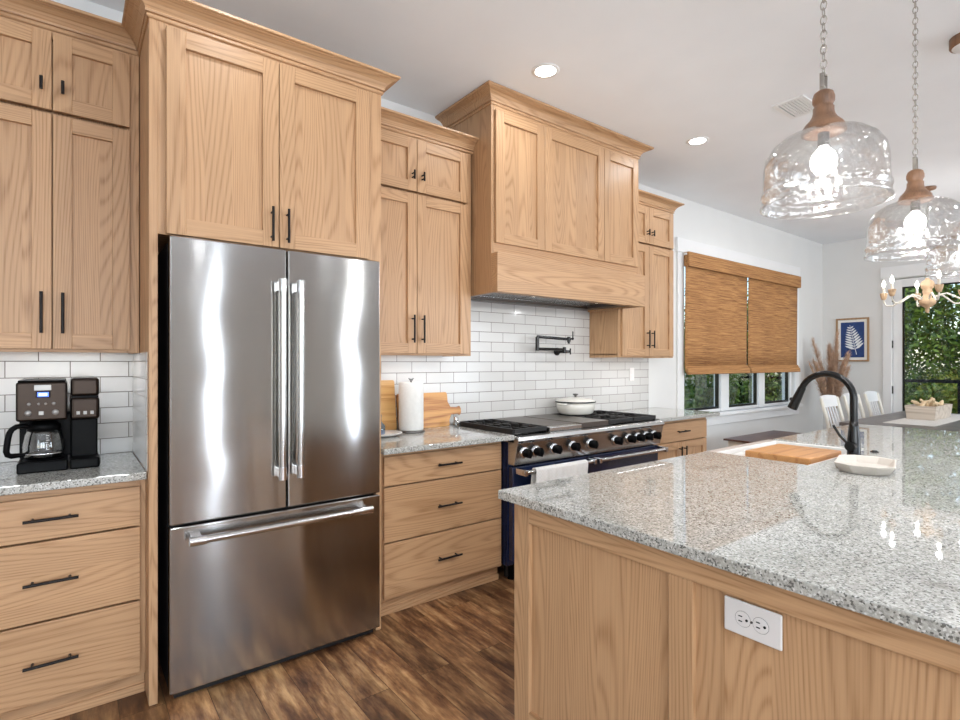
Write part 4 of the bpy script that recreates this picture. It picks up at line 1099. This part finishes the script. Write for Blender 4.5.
# framed fern print on the end wall
fr = thing('fern_print', 'framed white fern print on blue, on the end wall', 'picture', (8.59, 2.88, 1.65))
def bp(u, v, X):
    la = (u-480)/535.36; Xc = .60782+la*.79407; Yc = .79407-la*.60782; t_ = X/Xc
    return Yc*t_, 1.349+(362.66-v)/535.36*t_
ya, za = bp(836, 319, XR-.02); yb, zb_ = bp(869, 361.5, XR-.02)
y1, y0, z1, z0 = ya, yb, za, zb_
m = MB(); f = .022; xa, xb = XR-.028, XR-.001
m.box(xa, xb, y0, y0+f, z0, z1); m.box(xa, xb, y1-f, y1, z0, z1); m.box(xa, xb, y0+f, y1-f, z0, z0+f); m.box(xa, xb, y0+f, y1-f, z1-f, z1); m.build('frame', frame_w, fr, .002)
MB().box(XR-.012, XR-.001, y0+f, y1-f, z0+f, z1-f).build('mat_board', mat_white, fr)
q = .035; MB().box(XR-.014, XR-.011, y0+f+q, y1-f-q, z0+f+q, z1-f-q).build('blue_print', canvas, fr)
m = MB(); ym, hgt = (y0+y1)/2, (z1-z0); xx = XR-.0150
bs_, tp = Vector((ym-.05, z0+.16*hgt)), Vector((ym+.03, z0+.84*hgt))
def poly(pts): 
    n = len(pts); m.add([(xx, p[0], p[1]) for p in pts]+[(xx+.001, p[0], p[1]) for p in pts], [tuple(range(n)), tuple(reversed(range(n, 2*n)))]+[(i, (i+1) % n, n+(i+1) % n, n+i) for i in range(n)])
ax = (tp-bs_).normalized(); pn = Vector((-ax.y, ax.x)); Lf = (tp-bs_).length
poly([bs_-pn*.004, bs_+pn*.004, tp+pn*.002, tp-pn*.002])
for k in range(9):
    s_ = .18+.80*k/9; ln_ = Lf*.34*(1-.82*s_**1.6); c0 = bs_+ax*Lf*s_
    for sg in (-1, 1):
        dv = (pn*sg*.9+ax*.55).normalized(); nv = Vector((-dv.y, dv.x)); wv = Lf*.038*(1.15-s_*.6)
        poly([c0, c0+dv*ln_*.35+nv*wv, c0+dv*ln_*.8+nv*wv*.6, c0+dv*ln_, c0+dv*ln_*.8-nv*wv*.6, c0+dv*ln_*.35-nv*wv])
m.build('fern_leaf', fern_w, fr)

# pampas grass in a floor vase
pg = thing('pampas_grass', 'tall dried pampas grass in a white floor vase in the corner', 'plant', (8.0, 2.80, 0))
gx, gy = 8.0, 2.80
MB().lathe([(.001, 0), (.09, 0), (.12, .06), (.13, .2), (.10, .36), (.055, .44), (.06, .47), (.048, .47), (.044, .44), (.001, .42)], (gx, gy, 0), 28).build('vase', ceram, pg)
rnd = random.Random(3)
for k in range(19):
    a = 2*PI*k/19+rnd.uniform(-.2, .2); sp_ = rnd.uniform(.04, .27); hh = rnd.uniform(1.2, 1.78)
    if sp_ > .22: hh *= .88
    ex, ey = gx+math.cos(a)*sp_, min(gy+math.sin(a)*sp_, 3.0)
    pts = []
    for i in range(9):
        q_ = i/8; pts.append(Vector((gx+(ex-gx)*q_**1.7, gy+(ey-gy)*q_**1.7, .30+(hh-.30)*q_**(.9))))
    st = MB().tube(pts, .003, 5).build('stem', stem_m, pg)
    vs = []; fs = []
    dirv = Vector((math.cos(a), math.sin(a), 0))
    for s_ in range(420):
        q_ = rnd.uniform(.30, 1.0); i = min(7, int(q_*8)); p0 = pts[i].lerp(pts[i+1], q_*8-i)
        w_ = .10*math.sin(PI*min(1, (q_-.26)/.80))**.7
        th = rnd.uniform(0, 2*PI); out = Vector((math.cos(th), math.sin(th), 0))
        p1 = p0+out*w_*rnd.uniform(.25, .6)+Vector((0, 0, .05)); p2 = p0+out*w_*rnd.uniform(.5, 1)+dirv*.02+Vector((0, 0, rnd.uniform(.02, .11)))
        wv = Vector((-out.y, out.x, 0))*.0022; b0 = len(vs)
        for pp in (p0-wv, p0+wv, p1+wv, p1-wv, p2): vs.append((pp.x, min(pp.y, WY-.02), pp.z))
        fs += [(b0, b0+1, b0+2, b0+3), (b0+3, b0+2, b0+4)]
    MB().add(vs, fs).build('plume', pampas_m, st)

# ------------------------------------------------------------------ outdoors
g = MB().box(XR+.3, 60, -30, 50, -.75, -.7); g.box(-20, XR+.3, WY+.3, 50, -.75, -.7); g.box(-30, 60, -40, REAR_Y-.3, -.75, -.7)
struct(g, 'ground', grass_m)
def tree(x, y, h, r, zc, lm, label, nl=2600, rz=1.0, lf=.11):
    t = thing('tree', label, 'tree', (x, y, -.7), 'trees outside')
    rd = random.Random(int(x*31+y*17))
    m = MB(); m.tube([(x, y, -.72), (x+.05, y, zc*.5), (x, y+.05, zc+r*.5)], [.14, .10, .05], 8); m.build('trunk', bark, t)
    vs = []; fs = []
    cl = [(Vector((rd.gauss(0, .5)*r, rd.gauss(0, .5)*r, rd.gauss(0, .5)*r*rz)), rd.uniform(.3, .55)*r) for _ in range(22)]
    for _ in range(nl):
        c_, cr = rd.choice(cl); d_ = Vector((rd.gauss(0, 1), rd.gauss(0, 1), rd.gauss(0, 1))).normalized()
        p = Vector((x, y, zc))+c_+d_*cr*rd.uniform(.7, 1.0)
        if p.z < -.68: p.z = -.6
        if p.x < XR+1.1 and p.y < WY+1.6: continue
        u = Vector((rd.gauss(0, 1), rd.gauss(0, 1), rd.gauss(0, 1))).normalized(); v = u.cross(d_)
        if v.length < .1: continue
        v.normalize(); s_ = lf*rd.uniform(.6, 1.3); b0 = len(vs)
        vs += [p-u*s_, p-v*s_*.45, p+u*s_, p+v*s_*.45]; fs.append((b0, b0+1, b0+2, b0+3))
    MB().add(vs, fs).build('foliage', lm, t)
tree(13.6, 3.6, 5, 1.7, 2.4, leaf_a, 'leafy green tree seen through the left edge of the french door', 15000, 1.3, .055)
tree(13.9, 1.0, 5, 1.7, 2.6, leaf_a, 'green tree seen through the right part of the french door glass', 13000, 1.3, .055)
tree(12.6, 2.3, 2, .8, .55, leaf_sun, 'bush painted yellow green as the sunlit lawn behind the deck railing', 9000, .6, .045)  # stands in for a lit lawn, sunlight put into its colour
tree(11.9, 2.1, 2, .75, -.1, leaf_b, 'dark green shrub low behind the deck railing', 8000, .6, .05)
tree(17.5, 5.5, 6, 2.4, 2.8, leaf_b, 'dark tree farther behind the trees at the french door', 9000, 1.3, .10)
tree(17.5, .5, 6, 2.4, 2.8, leaf_b, 'far dark tree at the right edge of the door view', 9000, 1.3, .10)
tree(8.9, 5.9, 4, 1.2, .9, leaf_a, 'green foliage in the left pane under the shade', 12000, 1.0, .05)
tree(11.2, 6.6, 4, 1.4, .9, leaf_a, 'green bush in the middle window pane under the shade', 12000, 1.0, .05)
tree(14.2, 7.4, 4, 1.6, 1.2, leaf_b, 'dark bush in the right window pane under the shade', 12000, 1.0, .06)
# deck railing outside the door and wood posts outside the window
dk = struct(MB().box(XR+.2, 11.0, -2, 6.5, -.12, -.04).box(3.5, XR+.2, WY+.2, 5.0, -.12, -.04), 'deck', fence_wood)
rl = thing('deck_railing', 'dark deck railing outside the french door', 'railing', (10.9, 2, -.04))
MB().box(10.84, 10.96, -1.5, 5.5, 1.03, 1.08).box(10.88, 10.92, -1.5, 5.5, .05, .09).build('rail', black_m, rl)
for k in range(5): MB().box(10.86, 10.94, -1.4+k*1.7, -1.32+k*1.7, -.04, 1.03).build('post', black_m, rl)
m = MB()
m.off = Vector((8.55, 4.6, -.04)); m.box(8.48, 8.62, 4.53, 4.67, -.04, 2.7)
tag(m.build('wooden_post', fence_wood), 'brown wooden deck post outside the left window pane', 'post')
m = MB(); m.off = Vector((12.2, 4.8, -.7)); m.tube([(11.2, 4.9, -.6), (13.1, 4.9, 1.6)], .11, 4)
tag(m.build('wooden_brace', fence_wood), 'diagonal wooden brace outside the right window pane', 'brace')
